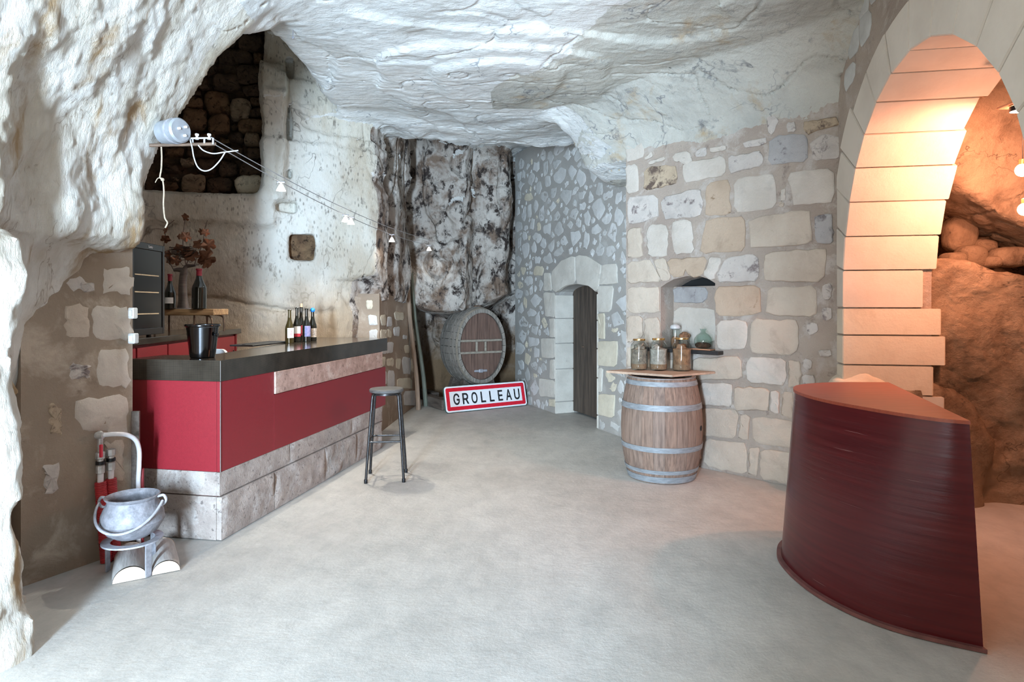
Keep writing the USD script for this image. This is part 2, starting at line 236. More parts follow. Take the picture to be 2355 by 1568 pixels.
plain('lacquer_top', (0.30, 0.062, 0.032), 0.36, var=0.22, scale=10, stretch=(0.4, 4, 1), bump=0.001, spec=0.35); plain('counter_foot', (0.17, 0.06, 0.055), 0.6, var=0.4, scale=12)
plain('black_metal', (0.022, 0.022, 0.024), 0.35, 0.6, var=0.5); plain('bucket_steel', (0.10, 0.103, 0.112), 0.14, 1.0, var=0.12, scale=4); plain('stool_tube', (0.055, 0.052, 0.052), 0.32, 0.7, var=0.45, scale=60)
plain('iron', (0.29, 0.285, 0.31), 0.66, 0.3, var=0.45, scale=22, bump=0.004); plain('iron_pale', (0.42, 0.42, 0.46), 0.55, 0.3, var=0.3, scale=25, bump=0.003); plain('iron_rusty', (0.20, 0.13, 0.09), 0.7, 0.3, var=0.5, scale=12)
plain('hoop', (0.30, 0.33, 0.355), 0.6, 0.3, var=0.35, scale=14, stretch=(1, 1, 4)); plain('trim_metal', (0.55, 0.53, 0.52), 0.35, 0.8, var=0.2)
plain('conduit', (0.42, 0.025, 0.03), 0.45, var=0.35, scale=14); plain('plastic_white', (0.72, 0.72, 0.70), 0.4, var=0.1, scale=15); plain('plastic_grey', (0.55, 0.55, 0.54), 0.45, var=0.2, scale=15); plain('fitting', (0.50, 0.49, 0.48), 0.4, 0.4, var=0.4, scale=30)
plain('valve_red', (0.5, 0.02, 0.04), 0.4); plain('pvc', (0.70, 0.69, 0.71), 0.4, var=0.12, scale=12); plain('fridge', (0.012, 0.012, 0.013), 0.3); plain('fridge_glass', (0.012, 0.013, 0.013), 0.16, spec=0.25); plain('white_print', (0.8, 0.8, 0.8), 0.5)
plain('bottle_dark', (0.012, 0.012, 0.009), 0.06, spec=0.7, coat=0.3); plain('bottle_olive', (0.045, 0.032, 0.010), 0.07, spec=0.7, coat=0.3); plain('capsule_red', (0.30, 0.015, 0.035), 0.4); plain('cork', (0.62, 0.42, 0.28), 0.8, var=0.2); plain('wax_blue', (0.02, 0.20, 0.62), 0.3)
plain('label_white', (0.78, 0.66, 0.64), 0.6, col2=(0.55, 0.24, 0.26), scale=120); plain('heart_red', (0.62, 0.06, 0.09), 0.6); plain('label_plain', (0.80, 0.79, 0.78), 0.6, var=0.04); plain('label_red', (0.48, 0.03, 0.05), 0.6, col2=(0.42, 0.02, 0.04), scale=50); plain('label_violet', (0.34, 0.28, 0.44), 0.6, col2=(0.10, 0.16, 0.36), scale=35)
plain('label_mix', (0.62, 0.50, 0.40), 0.6, col2=(0.04, 0.05, 0.07), scale=110)
plain('vine_trunk', (0.19, 0.155, 0.14), 0.5, 0.5, var=0.35, scale=9, stretch=(1, 1, 6)); plain('copper', (0.30, 0.14, 0.085), 0.35, 0.8, var=0.45, scale=25); plain('copper_wire', (0.17, 0.12, 0.10), 0.45, 0.7, var=0.3); plain('gold', (0.72, 0.46, 0.18), 0.28, 0.9, var=0.2)
plain('sign_white', (0.82, 0.83, 0.86), 0.35, var=0.03); plain('sign_red', (0.66, 0.008, 0.03), 0.4, var=0.05); plain('sign_black', (0.014, 0.016, 0.02), 0.45); plain('sign_edge', (0.07, 0.16, 0.14), 0.5, var=0.3)
plain('slate', (0.022, 0.021, 0.021), 0.5, var=0.4); plain('soil', (0.28, 0.17, 0.10), 0.95, var=0.4, scale=30, bump=0.01); plain('soil_grey', (0.28, 0.23, 0.175), 0.95, col2=(0.12, 0.10, 0.08), scale=28, bump=0.012); plain('soil_pale', (0.44, 0.39, 0.33), 0.95, var=0.5, scale=22, bump=0.012); plain('soil_rust', (0.34, 0.18, 0.095), 0.95, var=0.6, scale=18, bump=0.014)
plain('potpourri', (0.10, 0.045, 0.025), 0.9, var=0.6, scale=60, bump=0.01); plain('rope', (0.42, 0.34, 0.25), 0.95, var=0.3, scale=80); plain('dusty', (0.46, 0.46, 0.48), 0.7, var=0.25, scale=60, bump=0.002); plain('canister', (0.34, 0.36, 0.39), 0.45, 0.3, var=0.2, scale=14)
plain('cable', (0.50, 0.50, 0.52), 0.4, 0.6, var=0.2); plain('ceramic', (0.86, 0.86, 0.86), 0.3, var=0.08); plain('gap_black', (0.01, 0.01, 0.01), 0.9); plain('copper_plate', (0.58, 0.28, 0.16), 0.5, 0.2, var=0.2)
def glass(name, col, rough=0.0): MAT[name] = usdkit.material(stage, LK + name, {'w': ('layer_weight', {'blend': 0.5}), 'pw': ('math', {'math_type': 'power', 'value2': 3.0}), 'ma': ('math', {'math_type': 'multiply_add', 'value2': 0.70, 'value3': 0.04}), 't': ('transparent_bsdf', {'color': col}), 'g': ('glossy_bsdf', {'color': (0.95,) * 3, 'roughness': rough}), 'x': ('mix_closure', {})}, [('w.facing', 'pw.value1'), ('pw.value', 'ma.value1'), ('ma.value', 'x.fac'), ('t.BSDF', 'x.closure1'), ('g.BSDF', 'x.closure2')], surface='x.closure')
glass('jar_glass', (0.84, 0.87, 0.86), 0.04); glass('vase_glass', (0.78, 0.87, 0.84), 0.03)
def emit(name, col, s): MAT[name] = usdkit.material(stage, LK + name, {'e': ('emission', {'color': col, 'strength': s})}, [], surface='e.emission')
emit('bulb_lit', BULB, 7500.0); emit('bulb_dim', BULB, 500.0); emit('reflector_lit', (1.0, 0.96, 0.90), 5.0); emit('globe_lit', (1.0, 0.62, 0.34), 14.0)

# ------------------------------------------------------------------ the cave: carved void as a signed distance, meshed by surface nets
def poly_sd(poly, X, Y):
    p = np.asarray(poly, float); d = np.full(X.shape, 1e9); s = np.ones(X.shape)
    for i in range(len(p)):
        a, b = p[i], p[i - 1]; e = b - a; wx, wy = X - a[0], Y - a[1]
        t = np.clip((wx * e[0] + wy * e[1]) / (e @ e), 0, 1)
        d = np.minimum(d, (wx - e[0] * t) ** 2 + (wy - e[1] * t) ** 2)
        c1, c2, c3 = Y >= a[1], Y < b[1], e[0] * wy > e[1] * wx
        s = np.where((c1 & c2 & c3) | (~c1 & ~c2 & ~c3), -s, s)
    return s * np.sqrt(d)
def smax(a, b, k): h = np.maximum(k - np.abs(a - b), 0) / k; return np.maximum(a, b) + h * h * k * 0.25
def smin(a, b, k): return -smax(-a, -b, k)

# masonry lines in plan
AS0, ASD = np.array([1.183, 6.54]), unit([0.689, -0.725]); ASN = np.array([ASD[1], -ASD[0]])     # ashlar wall, normal into the room
DW0, DWD = np.array([0.09, 10.09]), unit([0.388, -0.921]); DWN = np.array([DWD[1], -DWD[0]])     # rubble wall with the door
AR0, ARD = np.array([2.608, 5.04]), unit([math.cos(math.radians(-100)), math.sin(math.radians(-100))]); ARN = np.array([ARD[1], -ARD[0]])
BW0, BWD = np.array([-3.81, 6.6]), unit([2.16, 0.8]); BWN = np.array([BWD[1], -BWD[0]])        # rock wall behind the bar
def line_s(px, A, D):                                                                           # where the pixel column meets a plan line
    t = (px - CX) / F; return (t * A[1] - A[0]) / (D[0] - t * D[1])
def on_wall(px, py, A, D):
    s = line_s(px, A, D); Y = A[1] + D[1] * s; return s, EYE - (py - HY) * Y / F

H = 0.035
gx, gy, gz = np.arange(-4.7, 5.7, H), np.arange(-2.9, 11.0, H), np.arange(-0.22, 5.1, H)
X2, Y2 = np.meshgrid(gx, gy, indexing='ij')
def cave():
    Z = gz[None, None, :].astype(np.float32); f4 = lambda a: a[:, :, None].astype(np.float32)
    # main room; the jut behind the viewer is added to cut doorway light
    M_low = [(-2.5, -2.7), (-2.75, 0.6), (-2.55, 1.9), (-2.22, 2.5), (-2.12, 2.76), (-2.28, 2.88), (-2.58, 3.02), (-2.50, 3.22), (-2.85, 3.38), (-2.65, 3.95), (-2.52, 3.98), (-2.75, 4.3), (-2.7, 6.6), (-1.78, 7.52),
             (2.0, 7.5), (1.62, 6.8), (2.95, 5.25), (2.75, 4.4), (2.35, 1.6), (2.2, -0.7), (-0.74, -0.7), (-0.78, -2.7)]
    M_up = [(-2.3, -2.7), (-2.5, 0.6), (-2.42, 1.9), (-2.30, 2.5), (-2.25, 2.8), (-2.36, 2.95), (-2.42, 3.2), (-2.36, 3.5), (-2.32, 3.88), (-2.52, 3.98), (-2.75, 4.3), (-2.7, 6.6), (-1.62, 7.36),
            (2.0, 7.5), (1.62, 6.8), (2.95, 5.25), (2.75, 4.4), (2.35, 1.6), (2.2, -0.7), (-0.74, -0.7), (-0.78, -2.7)]
    lo, up = f4(poly_sd(M_low, X2, Y2)), f4(poly_sd(M_up, X2, Y2))
    t = np.clip((Z - 1.80) / 0.09, 0, 1); q = lo * (1 - t) + up * t
    xl = np.clip(-1.34 - X2, 0, None); zl = 3.68 - 1.42 * xl ** 2
    fade = np.clip((Y2 - 4.25) / 0.5, 0, 1); zl = zl * (1 - fade) + 3.66 * fade
    da = np.clip((X2 - AS0[0]) * ASN[0] + (Y2 - AS0[1]) * ASN[1], 0, None)
    zr = 3.02 + 0.95 * np.sqrt(da); dr = np.clip((X2 - AR0[0]) * ARN[0] + (Y2 - AR0[1]) * ARN[1], 0, None); zr = np.where(Y2 < 5.0, np.maximum(zr, 3.3), zr)
    zc = np.minimum(zl, np.maximum(zr, 3.0)) + 0.03 * (6 - Y2) * (Y2 < 6)
    v = smax(q, (Z - f4(zc)) * 0.8, 0.16)
    # bar alcove with a higher dome
    AL = [(-2.46, 3.98), (-3.3, 4.05), (-3.6, 4.5), (-3.86, 6.58), (-1.72, 7.36), (-1.1, 7.2), (-0.9, 6.0), (-1.45, 4.95), (-1.95, 4.3)]
    tz = np.clip((X2 + 2.50) / 0.65, 0, 1); za = 4.75 - 1.05 * tz * tz * (3 - 2 * tz)
    al = smax(f4(poly_sd(AL, X2, Y2)), (Z - f4(za)) * 0.7, 0.3)
    v = smin(v, al, 0.12)
    def wallbox(A, D, N, s0, s1, z0, z1, depth, front=0.15):
        s, dn = (X2 - A[0]) * D[0] + (Y2 - A[1]) * D[1], (X2 - A[0]) * N[0] + (Y2 - A[1]) * N[1]
        return np.maximum(f4(np.maximum(np.maximum(s0 - s, s - s1), np.maximum(-depth - dn, dn - front))), np.maximum(z0 - Z, Z - z1))
    v = smin(v, wallbox(BW0, BWD, BWN, -0.10, 1.13, 2.72, 4.75, 0.62), 0.05)                      # blocked opening behind the rock
    v = smax(v, -wallbox(BW0, BWD, BWN, 1.13, 1.34, 2.72, 4.20, 0.05, 0.12), 0.12); v = smin(v, wallbox(BW0, BWD, BWN, 1.37, 1.42, 2.95, 4.30, 0.14, 0.2), 0.04); v = smax(v, -wallbox(BW0, BWD, BWN, -0.1, 1.22, 2.42, 2.70, 0.05, 0.09), 0.14)             # pilaster beside it
    s0, z0 = on_wall(668, 596, BW0, BWD); s1, z1 = on_wall(722, 541, BW0, BWD)
    v = smin(v, wallbox(BW0, BWD, BWN, s0, s1, z0, z1, 0.26), 0.03)                              # square putlog hole
    s0, z0 = on_wall(628, 487, BW0, BWD); s1, z1 = on_wall(682, 462, BW0, BWD)
    v = smin(v, wallbox(BW0, BWD, BWN, s0, s1, z0, z1, 0.13), 0.04)
    sb = (X2 - BW0[0]) * BWD[0] + (Y2 - BW0[1]) * BWD[1]; db = (X2 - BW0[0]) * BWN[0] + (Y2 - BW0[1]) * BWN[1]
    v = smin(v, np.maximum(f4(np.maximum(-0.055 - db, db - 0.2)), np.abs(Z - f4(1.60 - 0.07 * sb + 0.05 * np.sin(3.1 * sb))) - 0.018) , 0.05)   # bedding crack
    # deep recess: undercut foot, hanging slabs above with clefts between them
    R_low = [(-1.80, 7.3), (-1.78, 7.7), (-1.74, 9.3), (-1.50, 10.4), (0.1, 10.6), (0.3, 10.5), (0.95, 10.0), (2.1, 7.6), (0.5, 6.8)]
    R_up = [(-1.62, 7.3), (-1.52, 7.75), (-1.74, 7.98), (-1.52, 8.25), (-1.47, 8.85), (-1.98, 9.02), (-1.98, 9.25), (-1.62, 9.35), (-1.2, 9.38), (-0.68, 9.42), (-0.60, 9.76), (-0.10, 9.74), (-0.02, 9.86), (-0.02, 10.4), (0.3, 10.5), (0.95, 10.0), (2.1, 7.6), (0.5, 6.8)]
    a, b = f4(poly_sd(R_low, X2, Y2)), f4(poly_sd(R_up, X2, Y2)); zt = f4(1.50 + 0.2 * np.sin(2.2 * X2 + 0.5))
    t = np.clip((Z - zt) / 0.14, 0, 1); zcr = 3.62 + 0.38 * np.clip((Y2 - 7.9) / 0.8, 0, 1)
    v = smin(v, smax(a * (1 - t) + b * t, Z - f4(zcr), 0.12), 0.10)
    v = smax(v, 0.50 - np.sqrt((f4(X2) - 1.20) ** 2 + (f4(Y2) - 7.0) ** 2 + ((Z - 3.42) * 0.95) ** 2), 0.2)              # hanging nose beside the recess
    # room beyond the arch and the thickness of the arch wall
    A_ = [(2.75, 5.35), (3.22, 4.84), (3.75, 4.86), (4.7, 4.6), (5.3, 3.5), (5.1, 0.2), (2.5, 0.2), (2.2, 1.2), (2.3, 2.0), (2.6, 4.6)]
    zar = 3.55 - 0.25 * np.clip(X2 - 3.2, 0, None)
    leanA = 0.55 * np.clip(Z - 2.3, 0, None)
    v = smin(v, smax(f4(poly_sd(A_, X2, Y2)) + leanA * f4(X2 > 3.0), Z - f4(zar), 0.25), 0.05)
    # dark gap under the boulder
    lowg = 1.84 - 0.10 * (X2 - 3.3); upg = 2.50 - 0.55 * (X2 - 3.25)
    v = smin(v, np.maximum(np.maximum(f4(lowg) - Z, Z - f4(upg)), f4(np.maximum(np.maximum(Y2 - 5.55, 4.6 - Y2), np.maximum(3.1 - X2, X2 - 4.6)))), 0.06)
    # relief in a band around the surface
    idx = np.nonzero(np.abs(v) < 0.26)
    P = np.stack([gx[idx[0]], gy[idx[1]], gz[idx[2]]], 1); sd = v[idx]
    fb = lambda s, o, sd_=0: meshkit.fbm(P * np.asarray(s), o, sd_) - 0.5
    left = np.clip((4.1 - P[:, 1]) / 0.5, 0, 1) * np.clip((-0.6 - P[:, 0]) / 0.6, 0, 1)
    beyond = (P[:, 0] > 2.6) * 1.0
    rec = np.clip((P[:, 1] - 7.4) / 0.3, 0, 1)
    ceil = np.clip((P[:, 2] - 3.0) / 0.4, 0, 1) * (1 - left)
    alc = np.clip((P[:, 1] - 4.2) / 0.4, 0, 1) * np.clip((-1.6 - P[:, 0]) / 0.3, 0, 1) * np.clip((3.6 - P[:, 2]) / 0.4, 0, 1)
    calm = np.clip((P[:, 0] - 0.9) / 0.4, 0, 1) * np.clip((3.0 - P[:, 2]) / 0.3, 0, 1) * (1 - beyond)
    calm = np.maximum(calm, left * np.clip((P[:, 1] - 3.25) / 0.1, 0, 1) * np.clip((1.8 - P[:, 2]) / 0.1, 0, 1))
    n = 0.16 * fb(1.5, 2) * (1 - 0.7 * alc) * (1 - 0.6 * ceil) + left * (0.20 * fb((4.2, 4.2, 1.4), 3, 5) + 0.14 * fb(3.4, 2, 9)) + rec * 0.16 * fb((3.4, 3.4, 1.5), 3, 17) + beyond * 0.16 * fb(2.6, 3, 23) + alc * 0.05 * fb(3.0, 3, 31)
    tr = fb((0.45, 0.9, 1.4), 2, 41) * 6; fr = tr - np.floor(tr); n = n + ceil * 0.035 * (np.floor(tr) + np.clip(fr / 0.10, 0, 1)) + ceil * 0.015 * fb((1.2, 2.0, 3.0), 2, 47)
    v[idx] = sd + (n * (1 - 0.85 * calm)).astype(np.float32)
    return v
def surface_nets(v):
    ins = v < 0; nx, ny, nz = v.shape; cs = np.zeros((nx - 1, ny - 1, nz - 1), np.int8)
    for a, b, c in np.ndindex(2, 2, 2): cs += ins[a:nx - 1 + a, b:ny - 1 + b, c:nz - 1 + c]
    act = np.nonzero((cs > 0) & (cs < 8)); I = np.full(cs.shape, -1, np.int32); I[act] = np.arange(len(act[0]))
    acc, cnt = np.zeros((len(act[0]), 3)), np.zeros(len(act[0]))
    corners = list(np.ndindex(2, 2, 2)); val = {c: v[act[0] + c[0], act[1] + c[1], act[2] + c[2]] for c in corners}
    for c in corners:
        for ax in range(3):
            if c[ax]: continue
            e = list(c); e[ax] = 1; e = tuple(e); a, b = val[c], val[e]; m = (a < 0) != (b < 0)
            t = np.where(m, a / np.where(m, a - b, 1), 0); q = np.repeat(np.array(c, float)[None], len(t), 0); q[:, ax] += t
            acc[m] += q[m]; cnt[m] += 1
    V = (np.stack(act, 1) + acc / cnt[:, None]) * H + [gx[0], gy[0], gz[0]]; Q = []
    for ax in range(3):
        lo = [slice(1, -1)] * 3; lo[ax] = slice(0, -1); hi = list(lo); hi[ax] = slice(1, None)
        a, b = ins[tuple(lo)], ins[tuple(hi)]; w = np.nonzero(a != b); flip = a[w]
        g = [w[k] + (0 if k == ax else 1) for k in range(3)]; o1, o2 = (ax + 1) % 3, (ax + 2) % 3
        def cell(d1, d2):
            k = list(g); k[o1] = k[o1] - d1; k[o2] = k[o2] - d2; return I[tuple(k)]
        q = np.stack([cell(1, 1), cell(0, 1), cell(0, 0), cell(1, 0)], 1)
        q[flip] = q[flip][:, ::-1]; Q.append(q)
    return V, np.vstack(Q)
V, Q = surface_nets(cave())
keep = V[Q].mean(1)[:, 2] > -0.10; Q = Q[keep]
Fc = np.vstack([Q[:, [0, 1, 2]], Q[:, [0, 2, 3]]])
def vnormals(V, Fc):
    n = np.zeros_like(V); fn = np.cross(V[Fc[:, 1]] - V[Fc[:, 0]], V[Fc[:, 2]] - V[Fc[:, 0]])
    for k in range(3): np.add.at(n, Fc[:, k], fn)
    return n / np.maximum(np.linalg.norm(n, axis=1, keepdims=True), 1e-12)
def in_view(c): return (c[:, 1] > 1.6) & (np.abs(c[:, 0]) < 0.86 * c[:, 1] + 0.35)
# drop what lies behind the masonry or out of reach of the eye, subdivide what is seen
c = V[Fc].mean(1)
vis = in_view(c)
Vs, Fs = trimesh.remesh.subdivide(V, Fc[vis])
def detail(V, Fc):
    N = vnormals(V, Fc); fb = lambda s, o, k=0: meshkit.fbm(V * np.asarray(s), o, k) - 0.5
    left = np.clip((4.2 - V[:, 1]) / 0.4, 0, 1) * (V[:, 0] < -0.3); ceil = np.clip((-N[:, 2] - 0.4) / 0.3, 0, 1) * (1 - left); rec = np.clip((V[:, 1] - 7.3) / 0.3, 0, 1)
    d = (0.020 - 0.010 * ceil) * fb((11, 11, 9), 3, 3)
    r = 1 - np.abs(2 * meshkit.noise(V * np.array([1.5, 3.2, 3.2]) + 0.6 * fb(2.0, 2, 8)[:, None], 61) - 1)
    crack = np.clip((r - 0.972) / 0.028, 0, 1); d = d - 0.024 * crack * (0.35 + 0.65 * ceil) * (1 - 0.6 * left)
    rv = 1 - np.abs(2 * meshkit.noise(V * np.array([2.6, 2.6, 0.55]) + 0.4 * fb(2.4, 2, 12)[:, None], 71) - 1)
    d = d - 0.07 * np.clip((rv - 0.93) / 0.07, 0, 1) * rec * (1 - ceil)
    d = d + left * (0.055 * fb((7.5, 7.5, 2.8), 3, 15) + 0.022 * fb((24, 24, 16), 2, 18))
    d = d + (1 - left) * (1 - ceil) * 0.014 * fb(22, 2, 19)
    ft = fb((0.8, 2.0, 2.0), 3, 21) * 8; fr = ft - np.floor(ft); d = d + ceil * 0.006 * (np.floor(ft) + np.clip(fr / 0.06, 0, 1)) + ceil * 0.016 * fb((14, 22, 14), 3, 25)
    return V + N * d[:, None]
Vs = detail(Vs, Fs)
Vh, Fh = V, Fc[~vis]
def classes(V, Fc):
    N = vnormals(V, Fc); c = V[Fc].mean(1); n = N[Fc].mean(1)
    k = np.full(len(c), 4)                                                        # right-hand rock
    k[(c[:, 0] < -0.5) & (c[:, 1] < 4.25)] = 0
    k[(c[:, 0] < -1.2) & (c[:, 1] >= 4.1) & (c[:, 1] < 7.45)] = 1
    k[(c[:, 1] >= 7.42) & (c[:, 0] > -1.95)] = 2
    k[(n[:, 2] < -0.5) & (c[:, 2] > 2.9) & ((c[:, 0] > -1.75) | (c[:, 1] > 4.3))] = 3
    k[(c[:, 0] > -1.5) & (c[:, 1] > 2.2) & (c[:, 2] > 3.38) & (c[:, 1] < 7.3)] = 3
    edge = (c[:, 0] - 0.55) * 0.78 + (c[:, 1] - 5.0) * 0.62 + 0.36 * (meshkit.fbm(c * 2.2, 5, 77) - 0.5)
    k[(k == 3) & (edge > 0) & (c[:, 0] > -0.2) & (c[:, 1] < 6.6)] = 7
    k[(c[:, 0] > 2.78) & (c[:, 1] < 5.9)] = 5
    k[c[:, 1] < 1.2] = 6  # unseen rock behind the viewer, given the darker brown to cut bounce light
    return k
ks, kh = classes(Vs, Fs), classes(Vh, Fh)
def cut(V, F_):
    u, inv = np.unique(F_, return_inverse=True); return V[u], inv.reshape(-1, 3)
def rock_piece(k):
    a, b = cut(Vs, Fs[ks == k]); c_, d = cut(Vh, Fh[kh == k]); return tm(np.vstack([a, c_]), np.vstack([b, d + len(a)]))
wl = thing('wall_left', 'bulging pale limestone rock mass at left with block masonry below', 'wall', kind='structure')
part(wl, 'rock_face', rock_piece(0), 'rock_left', True)
wbl = thing('wall_back_left', 'pick-marked pale rock wall behind the bar with a dark stone-filled niche', 'wall', kind='structure')
part(wbl, 'rock_face', rock_piece(1), 'rock_alcove', True)
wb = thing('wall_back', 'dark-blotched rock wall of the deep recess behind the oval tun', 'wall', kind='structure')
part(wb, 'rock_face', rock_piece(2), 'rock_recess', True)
cg = thing('ceiling', 'flaking white limestone cave ceiling, grey and smoother towards the arch', 'ceiling', kind='structure')
part(cg, 'rock_face', rock_piece(3), 'rock_ceiling', True)
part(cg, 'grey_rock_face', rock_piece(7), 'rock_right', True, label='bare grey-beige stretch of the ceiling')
wr = thing('wall_right', 'pale cut-stone wall with a small arched niche under grey rock', 'wall', kind='structure')
part(wr, 'rock_face', rock_piece(4), 'rock_right', True)
wy = thing('wall_beyond', 'brown lamplit rock wall of the room beyond the arch', 'wall', kind='structure')
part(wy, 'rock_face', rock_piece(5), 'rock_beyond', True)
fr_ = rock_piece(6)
if len(fr_.faces): solo('unseen_wall_front', fr_, 'rock_beyond', 'unseen rock added behind the viewer, shaped and darkened to cut doorway light and bounce', 'wall', True, kind='structure')
# floor
nx, ny = 130, 170; fx, fy = np.linspace(-4.6, 5.6, nx), np.linspace(-2.8, 10.8, ny); FX, FY = np.meshgrid(fx, fy, indexing='ij')
FP = np.stack([FX, FY, np.zeros_like(FX)], -1).reshape(-1, 3); FP[:, 2] = 0.006 * (meshkit.fbm(FP * [1.3, 1.3, 1], 3, 4) - 0.5) - 0.003
i, j = np.meshgrid(np.arange(nx - 1), np.arange(ny - 1), indexing='ij'); a = (i * ny + j).ravel()
solo('floor', tm(FP, np.vstack([np.stack([a, a + ny, a + ny + 1], 1), np.stack([a, a + ny + 1, a + 1], 1)])), 'floor', 'worn grey concrete floor of the cellar', 'floor', True, kind='structure')

# ------------------------------------------------------------------ masonry
rng = np.random.default_rng(7)
def wall_frame(A, D, N): return frame(np.array([D[0], D[1], 0]), np.array([0, 0, 1.0]), np.array([N[0], N[1], 0])), np.array([A[0], A[1], 0])
def outline(poly, n, wob, rg, soft=0.25):
    """Resampled outline with softened corners and a worn edge."""
    P_ = Polygon(poly); 
    if not P_.is_valid: P_ = P_.buffer(0)
    r = soft * 0.5 * min(P_.bounds[2] - P_.bounds[0], P_.bounds[3] - P_.bounds[1])
    Q_ = P_.buffer(-r, join_style=2).buffer(r, quad_segs=3) if r > 0 else P_
    if Q_.is_empty or Q_.geom_type != 'Polygon': Q_ = P_
    L = Q_.exterior.length; pts = np.array([Q_.exterior.interpolate(L * k / n).coords[0] for k in range(n)])
    if not Q_.exterior.is_ccw: pts = pts[::-1]
    return pts + rg.normal(0, wob, pts.shape)
def stone(poly, h, back=0.03, bevel=0.012, n=16, wob=0.004, rg=rng, soft=0.25, rough=0.003):
    """A block: irregular outline in (s, z), face standing h proud of the mortar, worn arris."""
    o = outline(poly, n, wob, rg, soft); c = o.mean(0); d = o - c; L = np.linalg.norm(d, axis=1, keepdims=True)
    rings = [np.c_[o, np.full(n, -back)], np.c_[o, np.full(n, h - bevel * 0.7)], np.c_[c + d * np.maximum(1 - bevel / L, 0.3), np.full(n, h)], np.c_[c + d * 0.45, h + rg.normal(0, rough, n)]]
    V = np.vstack(rings + [np.append(c, h + rg.normal(0, rough))[None]]); Fq = []
    for k in range(3):
        for j in range(n):
            a, b = k * n + j, k * n + (j + 1) % n; Fq += [[a, b, b + n], [a, b + n, a + n]]
    for j in range(n): Fq.append([3 * n + j, 3 * n + (j + 1) % n, 4 * n])
    return tm(V, Fq)
def slab(poly, A, D, N, t, depth=0.0):
    R, o = wall_frame(A, D, N); m = prism(poly, -t - depth, -depth); return move(m, o, R)
def px_poly(pts, A, D, ox=0, oy=0, k=1.0): return [on_wall(ox + x / k, oy + y / k, A, D) for x, y in pts]
def quad(x0, y0, x1, y1): return [(x0, y0), (x1, y0), (x1, y1), (x0, y1)]

# --- the cut-stone wall with its niche
NICHE = px_poly([(365, 640), (365, 262), (400, 238), (440, 215), (520, 196), (600, 196), (650, 212), (692, 238), (692, 645)], AS0, ASD, 1380, 560, 2.6133)
sl = Polygon([(0, -0.05), (2.14, -0.05), (2.14, 3.5), (0, 3.5)]).difference(Polygon(NICHE))
part(wr, 'mortar', slab(sl, AS0, ASD, ASN, 0.36), 'mortar_ashlar', False, label='sandy lime mortar bed between the blocks')
bx = Polygon(NICHE).bounds
part(wr, 'niche_back', slab(sbox(bx[0] - 0.05, bx[1] - 0.05, bx[2] + 0.05, bx[3] - 0.09), AS0, ASD, ASN, 0.1, 0.23), 'mortar_ashlar', False, label='rough back of the small arched niche')
part(wr, 'niche_shade_slab', slab(sbox(bx[0] - 0.05, bx[3] - 0.1, bx[2] + 0.05, bx[3] + 0.05), AS0, ASD, ASN, 0.05, 0.33), 'gap_black', False, label='black slab painted as the shade above the niche back')  # near-black slab puts the shade over the niche back into the colour
Ra, oa = wall_frame(AS0, ASD, ASN)
A3 = [([(155, 140), (215, 130), (230, 280), (165, 315)], 0), ([(162, 345), (295, 330), (312, 480), (190, 528)], 0), ([(180, 545), (262, 535), (275, 720), (185, 750)], 0), ([(188, 760), (400, 745), (415, 900), (195, 965)], 3),
      ([(192, 985), (290, 970), (298, 1175), (195, 1188)], 1), ([(192, 1215), (350, 1200), (435, 1350), (195, 1362)], 1), ([(310, 500), (365, 445), (375, 480), (320, 510)], 0), ([(335, 520), (455, 480), (460, 510), (340, 545)], 0),
      ([(310, 560), (530, 540), (540, 665), (305, 725)], 4), ([(505, 470), (600, 440), (645, 470), (630, 510), (520, 525)], 0), ([(665, 440), (740, 415), (742, 480), (665, 490)], 3), ([(765, 420), (880, 400), (880, 440), (768, 462)], 0),
      ([(568, 530), (865, 475), (880, 610), (580, 670)], 0), ([(885, 480), (1120, 440), (1135, 550), (900, 600)], 3), ([(990, 385), (1150, 350), (1160, 400), (1000, 425)], 3), ([(1160, 150), (1245, 235), (1190, 350), (1160, 290)], 3),
      ([(1295, 250), (1360, 240), (1360, 310), (1300, 315)], 3), ([(1400, 250), (1640, 205), (1660, 265), (1430, 330)], 4), ([(1180, 345), (1440, 330), (1445, 515), (1170, 540)], 5), ([(1455, 380), (1560, 320), (1665, 345), (1675, 490), (1480, 515)], 3),
      ([(430, 770), (700, 695), (720, 895), (440, 920)], 3), ([(740, 670), (900, 640), (910, 880), (730, 900)], 2), ([(930, 640), (1210, 590), (1225, 840), (940, 875)], 0), ([(1250, 710), (1290, 705), (1288, 790), (1255, 790)], 0), ([(1240, 800), (1275, 798), (1275, 832), (1243, 832)], 1),
      ([(1300, 585), (1620, 565), (1625, 800), (1345, 825)], 0), ([(320, 965), (470, 945), (475, 1170), (340, 1185)], 0), ([(497, 930), (640, 925), (655, 1145), (520, 1165)], 0), ([(740, 910), (1010, 900), (1010, 1140), (685, 1160)], 2),
      ([(1030, 910), (1460, 850), (1475, 1090), (1040, 1120)], 1), ([(1500, 890), (1610, 880), (1620, 1080), (1520, 1090), (1490, 1040)], 5), ([(365, 1195), (450, 1190), (495, 1330), (435, 1350)], 1),
      ([(460, 1195), (750, 1175), (710, 1310), (660, 1322), (612, 1310), (595, 1270), (577, 1310), (495, 1322)], 2), ([(760, 1180), (865, 1175), (785, 1350), (715, 1310)], 0), ([(870, 1185), (1090, 1155), (1110, 1345), (800, 1360)], 3), ([(1145, 1140), (1580, 1120), (1550, 1350), (1140, 1345)], 1),
      ([(340, 300), (352, 130), (300, 110), (230, 150), (245, 320)], 3), ([(660, 500), (600, 540), (555, 520), (550, 480)], 0)]
